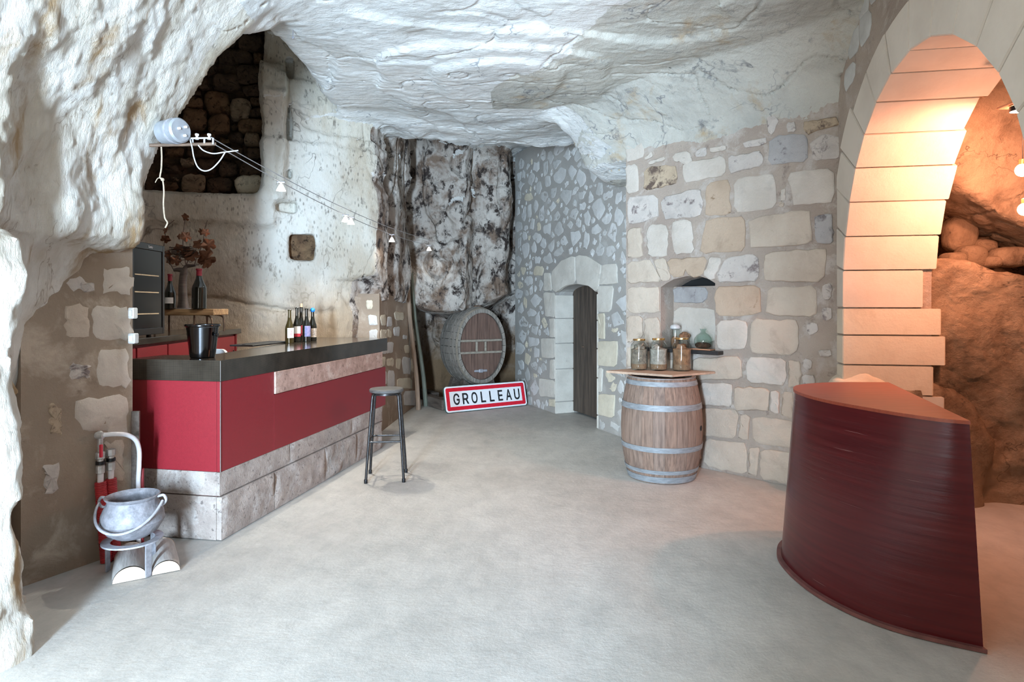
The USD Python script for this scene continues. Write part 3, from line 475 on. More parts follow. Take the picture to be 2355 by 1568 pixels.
B2 = [([(690, 262), (960, 250), (970, 410), (920, 435), (700, 440)], 2), ([(1005, 265), (1300, 255), (1310, 420), (1270, 440), (1000, 425)], 1), ([(170, 265), (362, 262), (362, 415), (165, 415)], 1), ([(165, 435), (255, 435), (262, 560), (165, 600)], 1),
      ([(270, 450), (362, 447), (362, 600), (270, 600)], 1), ([(705, 465), (890, 460), (890, 630), (705, 640)], 0), ([(910, 455), (1190, 460), (1195, 640), (1150, 675), (905, 655)], 1), ([(560, 690), (850, 675), (860, 820), (570, 815)], 1), ([(885, 680), (1120, 690), (1120, 855), (880, 830)], 0),
      ([(1135, 700), (1210, 705), (1205, 860), (1130, 865)], 1), ([(600, 835), (800, 840), (795, 985), (605, 970)], 0), ([(810, 855), (1020, 870), (1020, 1005), (810, 1005)], 1), ([(1030, 880), (1080, 885), (1080, 1030), (1030, 1015)], 0), ([(1095, 895), (1165, 890), (1165, 1045), (1090, 1035)], 1),
      ([(610, 985), (830, 1000), (825, 1155), (790, 1175), (610, 1150)], 1), ([(850, 1020), (905, 1030), (890, 1185), (835, 1170)], 1), ([(915, 1035), (1165, 1070), (1165, 1230), (920, 1195)], 1), ([(630, 1170), (885, 1200), (885, 1390), (625, 1335)], 1), ([(895, 1220), (960, 1230), (945, 1400), (895, 1390)], 1), ([(970, 1235), (1155, 1255), (1150, 1445), (965, 1410)], 1),
      ([(1180, 1080), (1400, 1100), (1400, 1260), (1180, 1235)], 1), ([(1175, 1270), (1400, 1300), (1400, 1470), (1170, 1450)], 1), ([(1190, 900), (1400, 900), (1400, 1080), (1190, 1060)], 3), ([(165, 615), (262, 615), (262, 740), (165, 745)], 1), ([(272, 690), (540, 700), (545, 800), (272, 790)], 1),
      ([(170, 765), (370, 800), (370, 900), (170, 900)], 1), ([(385, 815), (585, 830), (585, 970), (385, 950)], 0), ([(172, 920), (370, 930), (370, 1080), (172, 1080)], 1), ([(385, 970), (595, 990), (595, 1140), (385, 1120)], 1), ([(172, 1100), (390, 1120), (390, 1230), (172, 1210)], 1), ([(405, 1130), (610, 1165), (605, 1310), (405, 1270)], 1),
      ([(1225, 690), (1275, 700), (1270, 760), (1220, 750)], 3), ([(1235, 480), (1300, 470), (1320, 520), (1260, 560)], 3), ([(1320, 640), (1390, 640), (1390, 680), (1320, 675)], 3), ([(1335, 390), (1390, 380), (1395, 450), (1340, 470)], 3), ([(1220, 790), (1290, 790), (1290, 870), (1222, 860)], 3), ([(1340, 250), (1395, 240), (1395, 330), (1345, 340)], 3)]
for L, ox, oy, k in ((A3, 1380, 200, 3.015), (B2, 1380, 560, 2.6133)):
    for pts, m in L:
        poly = px_poly(pts, AS0, ASD, ox, oy, k); big = Polygon(poly).area > 0.02
        part(wr, 'stone', move(stone(poly, rng.uniform(0.012, 0.024), n=20 if big else 12, bevel=0.014 if big else 0.008, wob=0.005 if big else 0.003, soft=0.2 if m in (1, 2) else 0.32), oa, Ra), 'ashlar_%d' % m, 40)
for pts, m in (([(437, 262), (640, 256), (650, 330), (600, 362), (440, 352)], 5), ([(440, 380), (690, 388), (690, 600), (440, 600)], 0)):   # blocks at the back of the niche
    sh = [(s - 0.10, z) for s, z in px_poly(pts, AS0 - ASN * 0.22, ASD, 1380, 560, 2.6133)]
    sh = px_poly(pts, AS0 - ASN * 0.22, ASD, 1380, 560, 2.6133)
    part(wr, 'stone', move(stone(sh, 0.012, n=16), oa - np.append(ASN, 0) * 0.23, Ra), 'ashlar_%d' % m, 40)

# --- the rubble wall with the old door
wd = thing('wall_back_right', 'grey mortared rubble wall around the small arched oak door', 'wall', kind='structure')
Rd, od = wall_frame(DW0, DWD, DWN)
G = lambda pts: px_poly(pts, DW0, DWD, 860, 560, 3.564)
dl, dr_ = line_s(1278, DW0, DWD), line_s(1375, DW0, DWD); zsp, zap = 1.665, 1.80
arcd = [(dl + (dr_ - dl) * (1 - math.cos(a)) / 2, zsp + (zap - zsp) * math.sin(a) ** 0.8) for a in np.linspace(0, np.pi, 13)]
DOOR = Polygon([(dl, -0.1)] + arcd + [(dr_, -0.1)])
END = 3.50
part(wd, 'mortar', slab(Polygon([(-0.1, -0.05), (END, -0.05), (END, 3.95), (-0.1, 3.95)]).difference(DOOR), DW0, DWD, DWN, 0.42), 'mortar_rubble', False, label='grey mortar flush around the rubble stones')
part(wd, 'passage_back', slab(sbox(dl - 0.1, -0.05, dr_ + 0.1, 2.0), DW0, DWD, DWN, 0.05, 0.42), 'gap_black', False)
frames = [([(1470, 380), (1455, 240), (1540, 140), (1650, 92), (1655, 330), (1560, 350), (1495, 400)], 0), ([(1660, 92), (1760, 105), (1870, 180), (1838, 405), (1760, 345), (1662, 330)], 0), ([(1878, 172), (1995, 165), (2000, 330), (1848, 338)], 0), ([(1845, 347), (1970, 345), (1945, 560), (1838, 560)], 1),
          ([(1842, 572), (1895, 572), (1895, 782), (1842, 780)], 2), ([(1842, 798), (2005, 800), (1990, 1010), (1842, 1000)], 2), ([(1846, 1016), (1880, 1020), (1870, 1220), (1846, 1220)], 1), ([(1846, 1232), (1980, 1240), (1970, 1430), (1842, 1400)], 2),
          ([(1400, 240), (1448, 240), (1462, 385), (1395, 390)], 0), ([(1395, 397), (1488, 405), (1488, 600), (1410, 600)], 0), ([(1445, 612), (1488, 612), (1488, 768), (1445, 768)], 0), ([(1375, 775), (1488, 778), (1488, 940), (1380, 935)], 0), ([(1450, 950), (1488, 950), (1488, 1110), (1445, 1108)], 0), ([(1360, 1098), (1488, 1122), (1488, 1262), (1360, 1250)], 0), ([(1440, 1272), (1488, 1278), (1488, 1340), (1440, 1330)], 2)]
taken = DOOR.buffer(0.02)
for pts, m in frames:
    poly = G(pts); taken = taken.union(Polygon(poly).buffer(0.025))
    part(wd, 'jamb_stone', move(stone(poly, 0.016, n=20, wob=0.002, soft=0.08, bevel=0.008), od, Rd), 'rubble_%d' % (3 if m < 2 else 2), 40)
for k, (z0, z1) in enumerate(((0.0, 0.16), (0.17, 0.62), (0.63, 0.98), (0.99, 1.33), (1.34, 1.66))):              # the faces of the jambs inside the opening
    for s_, sg in ((dl, 1), (dr_, -1)):
        part(wd, 'jamb_stone', move(cbox(0.03, z1 - z0, 0.30, 0.006, (s_ + sg * 0.002, (z0 + z1) / 2, -0.14)), od, Rd), 'rubble_3', 40)
rr = np.random.default_rng(21); cnt = 0; put = []
tk_b = taken
from shapely.prepared import prep
tkp = prep(taken)
for trial in range(9000):
    q = trial / 9000; sz = (0.115 * (1 - q) ** 1.3 + 0.034) * rr.uniform(0.8, 1.15); w_, h_ = sz * rr.uniform(0.8, 1.35), sz * rr.uniform(0.6, 0.95)
    s_, z_ = rr.uniform(0.03, END - 0.02), rr.uniform(0.05, 3.75)
    if any(abs(s_ - u) < 0.5 * (w_ + a_) and abs(z_ - v) < 0.5 * (h_ + b_) for u, v, a_, b_ in put): continue      # cheap early test on cores
    k_ = rr.integers(4, 8); a = np.arange(k_) * 2 * np.pi / k_ + rr.uniform(0, 0.8, k_) + rr.uniform(0, 1.5); poly = np.c_[s_ + w_ * np.cos(a) * rr.uniform(0.6, 1.3, k_), z_ + h_ * np.sin(a) * rr.uniform(0.6, 1.3, k_)]
    P_ = Polygon(poly)
    if not P_.is_valid or tkp.intersects(P_) or any(abs(s_ - u) < 1.15 * (w_ + a_) + .01 and abs(z_ - v) < 1.15 * (h_ + b_) + .01 and P_.distance(g_) < 0.012 for (u, v, a_, b_), g_ in zip(put, shp if put else [])): continue
    if not put: shp = []
    put.append((s_, z_, w_, h_)); shp.append(P_); cnt += 1
    part(wd, 'stone', move(stone(poly, rr.uniform(0.002, 0.007), n=14, bevel=0.006, wob=0.007, rg=rr, soft=0.06), od, Rd), 'rubble_%d' % rr.choice([0, 0, 1, 2], p=[.4, .2, .3, .1]), 40)
    if cnt >= 295: break
# masonry foot of the recess's left side
LR0, LRD = np.array([-1.58, 7.50]), unit([0.075, 1.47]); LRN = np.array([LRD[1], -LRD[0]]); Rq, oq = wall_frame(LR0, LRD, LRN)
part(wb, 'mortar', slab(Polygon([(0.0, -0.05), (2.1, -0.05), (2.1, 1.50), (1.4, 1.62), (0.0, 1.66)]), LR0, LRD, LRN, 0.30), 'mortar_left', False, label='brown mortar of the patched recess wall')
FR0, FRD = np.array([-1.92, 7.478]), unit([1.0, 0.065]); FRN = np.array([FRD[1], -FRD[0]]); Rf, of_ = wall_frame(FR0, FRD, FRN)
part(wb, 'mortar', slab(Polygon([(0.0, -0.05), (0.345, -0.05), (0.345, 1.66), (0.0, 1.62)]), FR0, FRD, FRN, 0.05), 'mortar_left', False)
for x0, y0, x1, y1 in ((-45, 700, 30, 790), (-40, 585, 26, 670), (-50, 830, 20, 900), (-60, 930, 34, 1010), (-40, 1035, 30, 1150), (-60, 460, -5, 540), (50, 700, 102, 790), (52, 585, 98, 680), (52, 830, 95, 900), (50, 930, 92, 1010), (50, 1035, 100, 1150), (112, 700, 145, 770), (100, 930, 160, 1000), (182, 935, 215, 1020), (232, 925, 300, 1070), (180, 1100, 310, 1190), (245, 1205, 340, 1320), (170, 560, 245, 630), (105, 585, 150, 680), (160, 690, 200, 760), (232, 740, 270, 785), (245, 840, 280, 900), (300, 950, 340, 1050), (320, 700, 350, 800), (110, 1040, 165, 1180), (105, 800, 160, 900)):
    A_, D__, N_, R__, o__ = (FR0, FRD, FRN, Rf, of_) if x1 < 40 else (LR0, LRD, LRN, Rq, oq)
    q = [(x0 + rng.normal(0, 5), y0 + rng.normal(0, 6)), (x1 + rng.normal(0, 5), y0 + rng.normal(0, 6)), (x1 + rng.normal(0, 5), y1 + rng.normal(0, 6)), (x0 + rng.normal(0, 5), y1 + rng.normal(0, 6))]
    part(wb, 'stone', move(stone(px_poly(q, A_, D__, 860, 560, 3.564), rng.uniform(0.006, 0.014), n=14, wob=0.002), o__, R__), 'rubble_%d' % rng.choice([0, 2]), 40)
# dark block set deep in the square putlog hole
s0, z0 = on_wall(668, 596, BW0, BWD); s1, z1 = on_wall(722, 541, BW0, BWD); Rb, ob = wall_frame(BW0, BWD, BWN)
part(wbl, 'hole_block', move(cbox(s1 - s0 + 0.08, z1 - z0 + 0.08, 0.06, 0.01, ((s0 + s1) / 2 + 0.01, (z0 + z1) / 2, -0.19)), ob, Rb), 'niche_stone_0', label='dark brown stone closing the square hole')
# the door itself
dt = thing('door_1', 'narrow dark weathered oak plank door under a low stone arch', 'door', kind='structure')
npl = 5; wpl = (dr_ - dl + 0.06) / npl
for k in range(npl):
    s0 = dl - 0.03 + k * wpl; top = [(s, z) for s, z in arcd if s0 < s < s0 + wpl - 0.006]
    zz = lambda s: float(np.interp(s, [q[0] for q in arcd], [q[1] for q in arcd])) + 0.03
    poly = [(s0, 0.03), (s0 + wpl - 0.008, 0.03), (s0 + wpl - 0.008, zz(s0 + wpl - 0.008))] + [(s, z + 0.03) for s, z in reversed(top)] + [(s0, zz(s0))]
    part(dt, 'plank', slab(Polygon(poly), DW0, DWD, DWN, 0.04, 0.27 + 0.004 * (k % 2)), 'door_oak', False)
part(dt, 'latch', move(cbox(0.05, 0.02, 0.012, 0.003), od + Rd @ np.array([dl + 0.30, 0.95, -0.264]), Rd), 'iron_rusty')

# --- the arch wall at the right
wa = thing('wall_near_right', 'thick wall with a tall cut-stone arch glowing in warm lamplight', 'wall', kind='structure')
SJ, AA, BB, ZS, TH = 0.15, 1.18, 1.40, 1.64, 0.64
Rr, orr = wall_frame(AR0, ARD, ARN)
def arch_curve(off=0.0, n=60):
    th = np.linspace(0, np.pi, n); return np.c_[SJ + AA - (AA + off) * np.cos(th), ZS + (BB + off) * np.sin(th)]
left_side = np.c_[np.full(10, SJ), np.linspace(0.0, ZS, 10, endpoint=False)]; right_side = np.c_[np.full(10, SJ + 2 * AA), np.linspace(ZS, 0, 11)[1:]]
path = np.vstack([left_side, arch_curve(), right_side]); seg = np.r_[0, np.cumsum(np.linalg.norm(np.diff(path, axis=0), axis=1))]
hole = Polygon(np.vstack([[(SJ - 0.02, -0.2)], arch_curve(0.02), [(SJ + 2 * AA + 0.02, -0.2)]]))
part(wa, 'mortar', slab(Polygon([(-0.05, -0.05), (4.3, -0.05), (4.3, 3.9), (-0.05, 3.9)]).difference(hole), AR0, ARD, ARN, TH - 0.02), 'mortar_ashlar', False)
def on_path(L): return np.array([np.interp(L, seg, path[:, 0]), np.interp(L, seg, path[:, 1])])
def nrm(L): a, b = on_path(L - 0.01), on_path(L + 0.01); t = unit(b - a); return np.array([-t[1], t[0]])       # away from the opening on the climbing side
levels = [0.0, 0.30, 0.58, 0.83, 1.06, 1.29, 1.50, 1.79, 2.05]; L = 2.05
while L < seg[-1] - 2.1: L += 0.265; levels.append(L)
while L < seg[-1] - 0.3: L += 0.285; levels.append(L)
for k in range(len(levels) - 1):
    l0, l1 = levels[k] + 0.006, min(levels[k + 1] - 0.006, seg[-1]); ls = np.linspace(l0, l1, 4); rg = np.random.default_rng(100 + k)
    inner = np.array([on_path(x) for x in ls]); dep = rg.uniform(0.30, 0.40); outer = np.array([on_path(x) + nrm(x) * dep for x in ls])
    outer[:, 0] = np.maximum(outer[:, 0], 0.012)
    back = TH + rg.uniform(-0.03, 0.04) + (0.05 if 0.25 < l0 < 1.45 and k % 2 == 0 else 0) - (0.06 if 1.4 < l0 < 1.6 else 0); front = 0.014 + rg.uniform(0, 0.006)
    c_ = 0.008; P4 = np.vstack([inner, outer[::-1]]); cen = P4.mean(0); n8 = len(P4); shr = cen + (P4 - cen) * (1 - c_ / np.linalg.norm(P4 - cen, axis=1, keepdims=True))
    pts = np.vstack([np.c_[P4, np.full(n8, front - c_)], np.c_[shr, np.full(n8, front)], np.c_[P4, np.full(n8, -back + c_)], np.c_[shr, np.full(n8, -back)]])
    m = m3.Manifold.hull_points(pts).to_mesh(); b_ = tm(m.vert_properties[:, :3], m.tri_verts)
    part(wa, 'voussoir' if l0 > 1.3 else 'jamb_stone', move(b_, orr, Rr), 'voussoir_b' if 0.8 < l0 < 1.4 else 'voussoir_a', 25)
# rough rubble of the wall face above the voussoirs
rg = np.random.default_rng(5); tk = Polygon(np.vstack([[(SJ - 0.02, -0.2)], arch_curve(0.40), [(SJ + 2 * AA + 0.02, -0.2)]])).buffer(0.02)
for zz in np.arange(0.3, 3.9, 0.22):
    s_ = 0.0
    while s_ < 3.6:
        w_, h_ = rg.uniform(0.14, 0.28), rg.uniform(0.15, 0.2); poly = [(s_, zz), (s_ + w_, zz + rg.normal(0, .02)), (s_ + w_, zz + h_), (s_, zz + h_ + rg.normal(0, .02))]
        if s_ > 0 and not Polygon(poly).intersects(tk) and Polygon(poly).is_valid: part(wa, 'stone', move(stone(poly, 0.012, n=10, rg=rg), orr, Rr), 'rubble_1', 40)
        s_ += w_ + 0.02
# battered rock foot under the left jamb
def lump(c, r, amp, seed, flat=None, sub=4):
    m = trimesh.creation.icosphere(subdivisions=sub, radius=1.0); v = m.vertices.copy()
    v = np.sign(v) * np.abs(v) ** 0.72; v *= np.asarray(r); v += m.vertices * amp * (meshkit.fbm(v * 3.5 + seed * 7.1, 4, seed) - 0.5)[:, None]
    return tm(v + np.asarray(c), m.faces)
part(wa, 'foot_rock', lump((2.69, 4.96, 0.38), (0.27, 0.22, 0.63), 0.2, 3), 'voussoir_b', True, label='battered rock foot carrying the left side of the arch')
part(wa, 'foot_rock', lump((3.20, 4.96, 0.32), (0.46, 0.24, 0.62), 0.2, 5), 'rock_beyond', True)

for k, (px, py, Y, rx, rz) in enumerate(((2190, 597, 5.12, 0.09, 0.06), (2232, 590, 5.2, 0.10, 0.09), (2275, 602, 5.16, 0.08, 0.05), (2322, 590, 5.14, 0.15, 0.085), (2262, 566, 5.3, 0.09, 0.06), (2205, 540, 5.35, 0.13, 0.15))):
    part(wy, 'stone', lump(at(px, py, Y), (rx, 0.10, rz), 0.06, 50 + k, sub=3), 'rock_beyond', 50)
# --- dark rubble filling the blocked opening behind the bar
NB0 = BW0 - BWN * 0.30; Rn, on_ = wall_frame(NB0, BWD, BWN); zz = lambda p: px_poly(p, NB0, BWD, 300, 50, 3.485)
part(wbl, 'fill_bed', slab(sbox(-0.5, 2.55, 1.35, 5.0), NB0, BWD, BWN, 0.2, 0.10), 'niche_stone_1', False, label='black recessed bed behind the dry rubble')
NS = [(585, 530, 805, 750, 0), (790, 615, 970, 785, 2), (400, 695, 620, 880, 0), (625, 735, 800, 915, 0), (860, 775, 1095, 900, 0), (800, 890, 915, 965, 1), (905, 895, 1040, 1000, 2), (640, 400, 880, 540, 1), (850, 340, 1060, 490, 1), (700, 200, 990, 330, 1), (900, 505, 1070, 600, 1), (960, 605, 1070, 680, 0), (940, 690, 1080, 770, 1),
      (395, 600, 575, 690, 0), (395, 1090, 525, 1170, 2), (395, 1220, 595, 1375, 2), (245, 1270, 390, 1365, 0), (330, 1215, 385, 1280, 2), (605, 1235, 825, 1375, 1), (835, 1250, 1080, 1390, 3), (870, 1105, 1070, 1245, 1), (710, 1120, 860, 1240, 1), (910, 1000, 1095, 1100, 1), (270, 1000, 430, 1080, 0), (470, 885, 690, 945, 0),
      (700, 915, 795, 985, 0), (530, 1095, 695, 1215, 1), (265, 1140, 390, 1210, 1), (545, 440, 640, 530, 1), (820, 300, 850, 340, 1), (990, 240, 1070, 330, 0), (800, 800, 855, 885, 0), (230, 880, 390, 985, 0), (440, 960, 690, 1080, 1), (700, 995, 900, 1100, 1), (240, 690, 390, 860, 0), (420, 540, 570, 600, 1), (560, 340, 700, 430, 1), (600, 230, 700, 330, 1), (680, 90, 850, 195, 1), (860, 90, 1060, 230, 1)]
rg = np.random.default_rng(9)
for x0, y0, x1, y1, m in NS:
    g_ = 6; q = [(x0 + g_ + rg.normal(0, 9), y0 + g_ + rg.normal(0, 9)), (x1 - g_ + rg.normal(0, 9), y0 + g_ + rg.normal(0, 9)), (x1 - g_ + rg.normal(0, 9), y1 - g_ + rg.normal(0, 9)), (x0 + g_ + rg.normal(0, 9), y1 - g_ + rg.normal(0, 9))]
    part(wbl, 'stone', move(stone(zz(q), rg.uniform(-0.03, 0.06) + (0.12 if m == 3 else 0), back=0.14, bevel=0.03, n=16, wob=0.006, rg=rg, soft=0.4, rough=0.008), on_, Rn), 'niche_stone_%d' % m, 50)

# --- blocks in the left-hand wall
LW0, LWD = np.array([-2.66, 3.385]), unit([0.25, 0.5]); LWN = np.array([LWD[1], -LWD[0]]); Rl, ol = wall_frame(LW0, LWD, LWN)
part(wl, 'mortar', slab(sbox(0.02, -0.05, line_s(305, LW0, LWD), 1.92), LW0, LWD, LWN, 0.22), 'mortar_left', False, label='brown earth mortar around the pale blocks')
for pts, m in (([(365, 85), (478, 80), (476, 188), (370, 185)], 0), ([(240, 125), (300, 118), (350, 150), (340, 178), (250, 175)], 3), ([(325, 218), (476, 222), (474, 352), (330, 345)], 0), ([(228, 215), (322, 218), (326, 345), (232, 340)], 1), ([(345, 378), (472, 372), (468, 522), (348, 518)], 0), ([(248, 432), (330, 425), (332, 490), (250, 497)], 3),
               ([(268, 556), (468, 535), (464, 690), (300, 685), (262, 640)], 0), ([(365, 705), (450, 700), (455, 790), (448, 860), (380, 850)], 1), ([(150, 790), (215, 790), (210, 900), (160, 905)], 3), ([(170, 560), (235, 590), (230, 700), (180, 690)], 4)):
    part(wl, 'stone', move(stone(px_poly(pts, LW0, LWD, 0, 560, 1.568), 0.006, n=22, wob=0.008, bevel=0.02, soft=0.15), ol, Rl), 'ashlar_%d' % m, 40)

# ================================================================== things
# ------------------------------------------------------------------ the bar
C0 = np.array([-1.885, 4.076]); U = unit([0.1813, 0.9834]); Wd = np.array([-U[1], U[0]])            # along the front, and away from the room
bar = thing('bar_counter', 'L-shaped red bar counter with dark worktop and grey stone plinth', 'bar counter', (C0[0], C0[1], 0))
def uw(u, w): return C0 + U * u + Wd * w
def bprism(pts, z0, z1): return prism(Polygon([uw(*p) for p in pts]), z0, z1)
def ubox(u0, u1, w0, w1, z0, z1, c=0.004):
    o = uw((u0 + u1) / 2, (w0 + w1) / 2); return cbox(u1 - u0, w1 - w0, z1 - z0, c, (o[0], o[1], (z0 + z1) / 2), R=frame(np.append(U, 0), np.append(Wd, 0), np.array([0, 0, 1.0])))
def rough_slab(u0, u1, w0, w1, z0, z1, face, amp, seed):
    """A split-faced stone slab; face: 'u' rough side towards -w (the room), 'w' rough side towards -u."""
    L_ = (u1 - u0) if face == 'u' else (w1 - w0); n1, n2 = max(4, int(L_ / 0.03)), max(4, int((z1 - z0) / 0.03)); a, z = np.meshgrid(np.linspace(0, 1, n1), np.linspace(0, 1, n2), indexing='ij')
    P0 = np.stack([a * L_, z * (z1 - z0), np.zeros_like(a)], -1).reshape(-1, 3); e = np.minimum(np.minimum(a, 1 - a) * L_, np.minimum(z, 1 - z) * (z1 - z0)).ravel()
    dd = amp * (meshkit.fbm(P0 * 9 + seed * 3.3, 4, seed) - 0.4) * np.clip(e / 0.02, 0, 1) - 0.006 * (e < 0.001)
    aa = a.ravel(); zz_ = z0 + P0[:, 1]
    front = np.array([np.append(uw(u0 + x * L_, w0 - d), h) if face == 'u' else np.append(uw(u0 - d, w0 + x * L_), h) for x, d, h in zip(aa, dd, zz_)])
    i, j = np.meshgrid(np.arange(n1 - 1), np.arange(n2 - 1), indexing='ij'); k = (i * n2 + j).ravel(); Fq = np.vstack([np.stack([k, k + n2, k + n2 + 1], 1), np.stack([k, k + n2 + 1, k + 1], 1)])
    if face == 'w': Fq = Fq[:, ::-1]
    body = ubox(u0, u1, w0 + 0.004, w1, z0, z1, 0.003) if face == 'u' else ubox(u0 + 0.004, u1, w0, w1, z0, z1, 0.003)
    return cat([tm(front, Fq), body])
part(bar, 'worktop', bprism([(0, 0), (2.87, 0), (2.87, 0.80), (2.4, 0.70), (0.52, 0.38), (0.40, 0.44), (0.35, 0.56), (0.345, 0.70), (0, 0.70)], 1.027, 1.163), 'worktop', False, True)
part(bar, 'carcass', bprism([(0.02, 0.03), (2.78, 0.03), (2.78, 0.60), (2.4, 0.58), (0.52, 0.30), (0.32, 0.45), (0.32, 0.66), (0.02, 0.66)], 0.0, 1.026), 'red_back', False, True)
part(bar, 'front_panel', ubox(0.004, 0.634, 0.004, 0.03, 0.440, 1.026, 0.0015), 'red_panel', False, True)
part(bar, 'front_panel', ubox(0.636, 2.83, 0.004, 0.03, 0.440, 0.853, 0.0015), 'red_panel', False, True)
part(bar, 'stone_band', ubox(0.638, 2.72, -0.006, 0.03, 0.858, 1.024, 0.004), 'bar_stone_pink', False, True, label='pink veined stone band under the worktop')
part(bar, 'side_panel', ubox(0.004, 0.03, 0.032, 0.655, 0.440, 1.026, 0.0015), 'red_panel', False, True)
part(bar, 'corner_trim', cat([ubox(-0.0015, 0.0035, -0.0015, 0.0035, 0.440, 1.026, 0.001)]), 'trim_metal', False, True)
part(bar, 'corner_trim', cat([ubox(-0.0012, 0.003, -0.0012, 0.003, 1.029, 1.161, 0.001)]), 'trim_metal', False, True)
for k, (u0, u1) in enumerate(((0.0, 0.86), (0.866, 1.98), (1.986, 2.74))): part(bar, 'plinth_slab', rough_slab(u0, u1, 0.0, 0.03, 0.285, 0.438, 'u', 0.012, k + 1), 'bar_stone', 40, True)
for k, (u0, u1) in enumerate(((0.0, 0.62), (0.626, 1.42), (1.426, 2.06), (2.066, 2.70))): part(bar, 'plinth_slab', rough_slab(u0, u1, -0.012, 0.03, 0.0, 0.279, 'u', 0.045, k + 11), 'bar_stone', 40, True)
part(bar, 'plinth_slab', rough_slab(-0.002, 0.03, 0.03, 0.62, 0.285, 0.438, 'w', 0.010, 21), 'bar_stone', 40, True)
part(bar, 'plinth_slab', rough_slab(-0.008, 0.03, 0.03, 0.60, 0.0, 0.279, 'w', 0.030, 22), 'bar_stone', 40, True)

def bottle(name, label, loc, h, r, glass_, label_mat=None, cap=None, group=None, face=-70, band=None, lz=(0.16, 0.46), half=48, cat_='bottle', slim=False, fig=None):
    t = thing(name, label, cat_, loc, face, group)
    sh = 0.50 if slim else 0.44
    prof = [(0, 0.002), (r * .9, 0), (r, 0.006), (r, h * sh), (r * .93, h * (sh + .06)), (r * .70, h * (sh + .15)), (r * .46, h * (sh + .25)), (r * .38, h * (sh + .34)), (r * .36, h * .965), (r * .44, h * .968), (r * .44, h * .99), (r * .38, h), (0, h)]
    part(t, 'glass_body', lathe(prof, 28), glass_, 40)
    if label_mat:
        a = math.radians(half); lb = part(t, 'label', lathe([(r + .0008, h * lz[0]), (r + .0008, h * lz[1])], 18, a0=-a, a1=a), label_mat, True)
        if fig: a = math.radians(17); part(lb, 'label_print', lathe([(r + .0012, h * (lz[0] + 0.08)), (r + .0012, h * (lz[1] - 0.06))], 10, a0=-a, a1=a), fig, True, label='printed figure on the label')
        if band: part(lb, 'label_band', lathe([(r + .0012, h * lz[0]), (r + .0012, h * (lz[0] + 0.09))], 18, a0=-a, a1=a), band, True, label='red lower band of the label')
    if cap == 'cork': part(t, 'stopper', lathe([(0, h * .97), (r * .34, h * .97), (r * .34, h * 1.10), (r * .30, h * 1.11), (0, h * 1.11)], 16), 'cork', 40, label='pale cork standing out of the neck')
    if cap == 'wax': part(t, 'wax_ball', move(trimesh.creation.icosphere(subdivisions=3, radius=r * .60), (0, 0, h * .965)), 'wax_blue', True, label='bright blue wax ball over the mouth')
    if cap == 'red': part(t, 'capsule', lathe([(r * .40, h * .80), (r * .385, h * .96), (r * .46, h * .965), (r * .46, h * 1.002), (0, h * 1.003)], 20), 'capsule_red', 40, label='dark red capsule')
    return t
TZ = 1.1635
def onbar(px, py): Yb = (EYE - TZ) * F / (py - HY); p = at(px, py, Yb); return (p[0], p[1], TZ)
gb = 'wine bottles standing on the bar'
bottle('wine_bottle', 'olive wine bottle with white pink-figured label, leftmost of the row on the bar', onbar(666, 789), 0.315, 0.040, 'bottle_olive', 'label_plain', group=gb, face=-52, fig='label_white')
bottle('wine_bottle', 'uncorked dark wine bottle with white and red label on the bar', onbar(683, 786.5), 0.335, 0.039, 'bottle_dark', 'label_plain', band='label_red', group=gb, face=-62)
bottle('wine_bottle', 'dark wine bottle with cork standing out and red label', onbar(692.5, 783.2), 0.338, 0.039, 'bottle_dark', 'label_red', 'cork', group=gb, face=-55, fig='heart_red')
bottle('wine_bottle', 'dark wine bottle with violet-blue label on the bar', onbar(705, 785.8), 0.325, 0.039, 'bottle_dark', 'label_violet', group=gb, face=-50, lz=(0.16, 0.48))
bottle('wine_bottle', 'dark wine bottle sealed with a bright blue wax ball', onbar(719, 783.8), 0.320, 0.040, 'bottle_dark', 'label_mix', 'wax', group=gb, face=-45, lz=(0.12, 0.40))
tr = thing('serving_board', 'flat black serving board lying behind the wine bottles', 'board', (*uw(1.58, 0.70), 1.1635), math.degrees(math.atan2(U[1], U[0])))
part(tr, 'board', cbox(0.62, 0.22, 0.014, 0.003, (0, 0, 0.007)), 'slate'); part(tr, 'grip_hole', move(lathe([(0.010, 0.0), (0.016, 0.0), (0.016, 0.003), (0.010, 0.003), (0.010, 0.0)], 16), (-0.27, 0, 0.0135)), 'black_metal')
p = onbar(466, 822)
BS = 0.94
bk = thing('ice_bucket', 'dark polished steel ice bucket on the corner of the bar', 'bucket', p, -60)
part(bk, 'bucket_body', lathe([(q_ * BS, z_) for q_, z_ in [(0, 0.004), (0.076, 0.0), (0.083, 0.004), (0.088, 0.03), (0.108, 0.205), (0.116, 0.216), (0.114, 0.216), (0.105, 0.204), (0.085, 0.03), (0.078, 0.012), (0, 0.012)]], 48), 'bucket_steel', 40)
part(bk, 'rim', lathe([(q_ * BS, z_) for q_, z_ in [(0.110, 0.212), (0.119, 0.215), (0.121, 0.222), (0.117, 0.228), (0.109, 0.226), (0.107, 0.218), (0.110, 0.212)]], 48), 'bucket_steel', 50)
for a in (45, 225):
    part(bk, 'knob', move(lathe([(0, 0), (0.006, 0), (0.006, 0.014), (0.013, 0.018), (0.013, 0.026), (0, 0.028)], 16), (0.095 * math.cos(math.radians(a)), 0.095 * math.sin(math.radians(a)), 0.158), rotm(math.radians(a), [0, 0, 1]) @ rotm(math.pi / 2, [0, 1, 0])), 'bucket_steel')
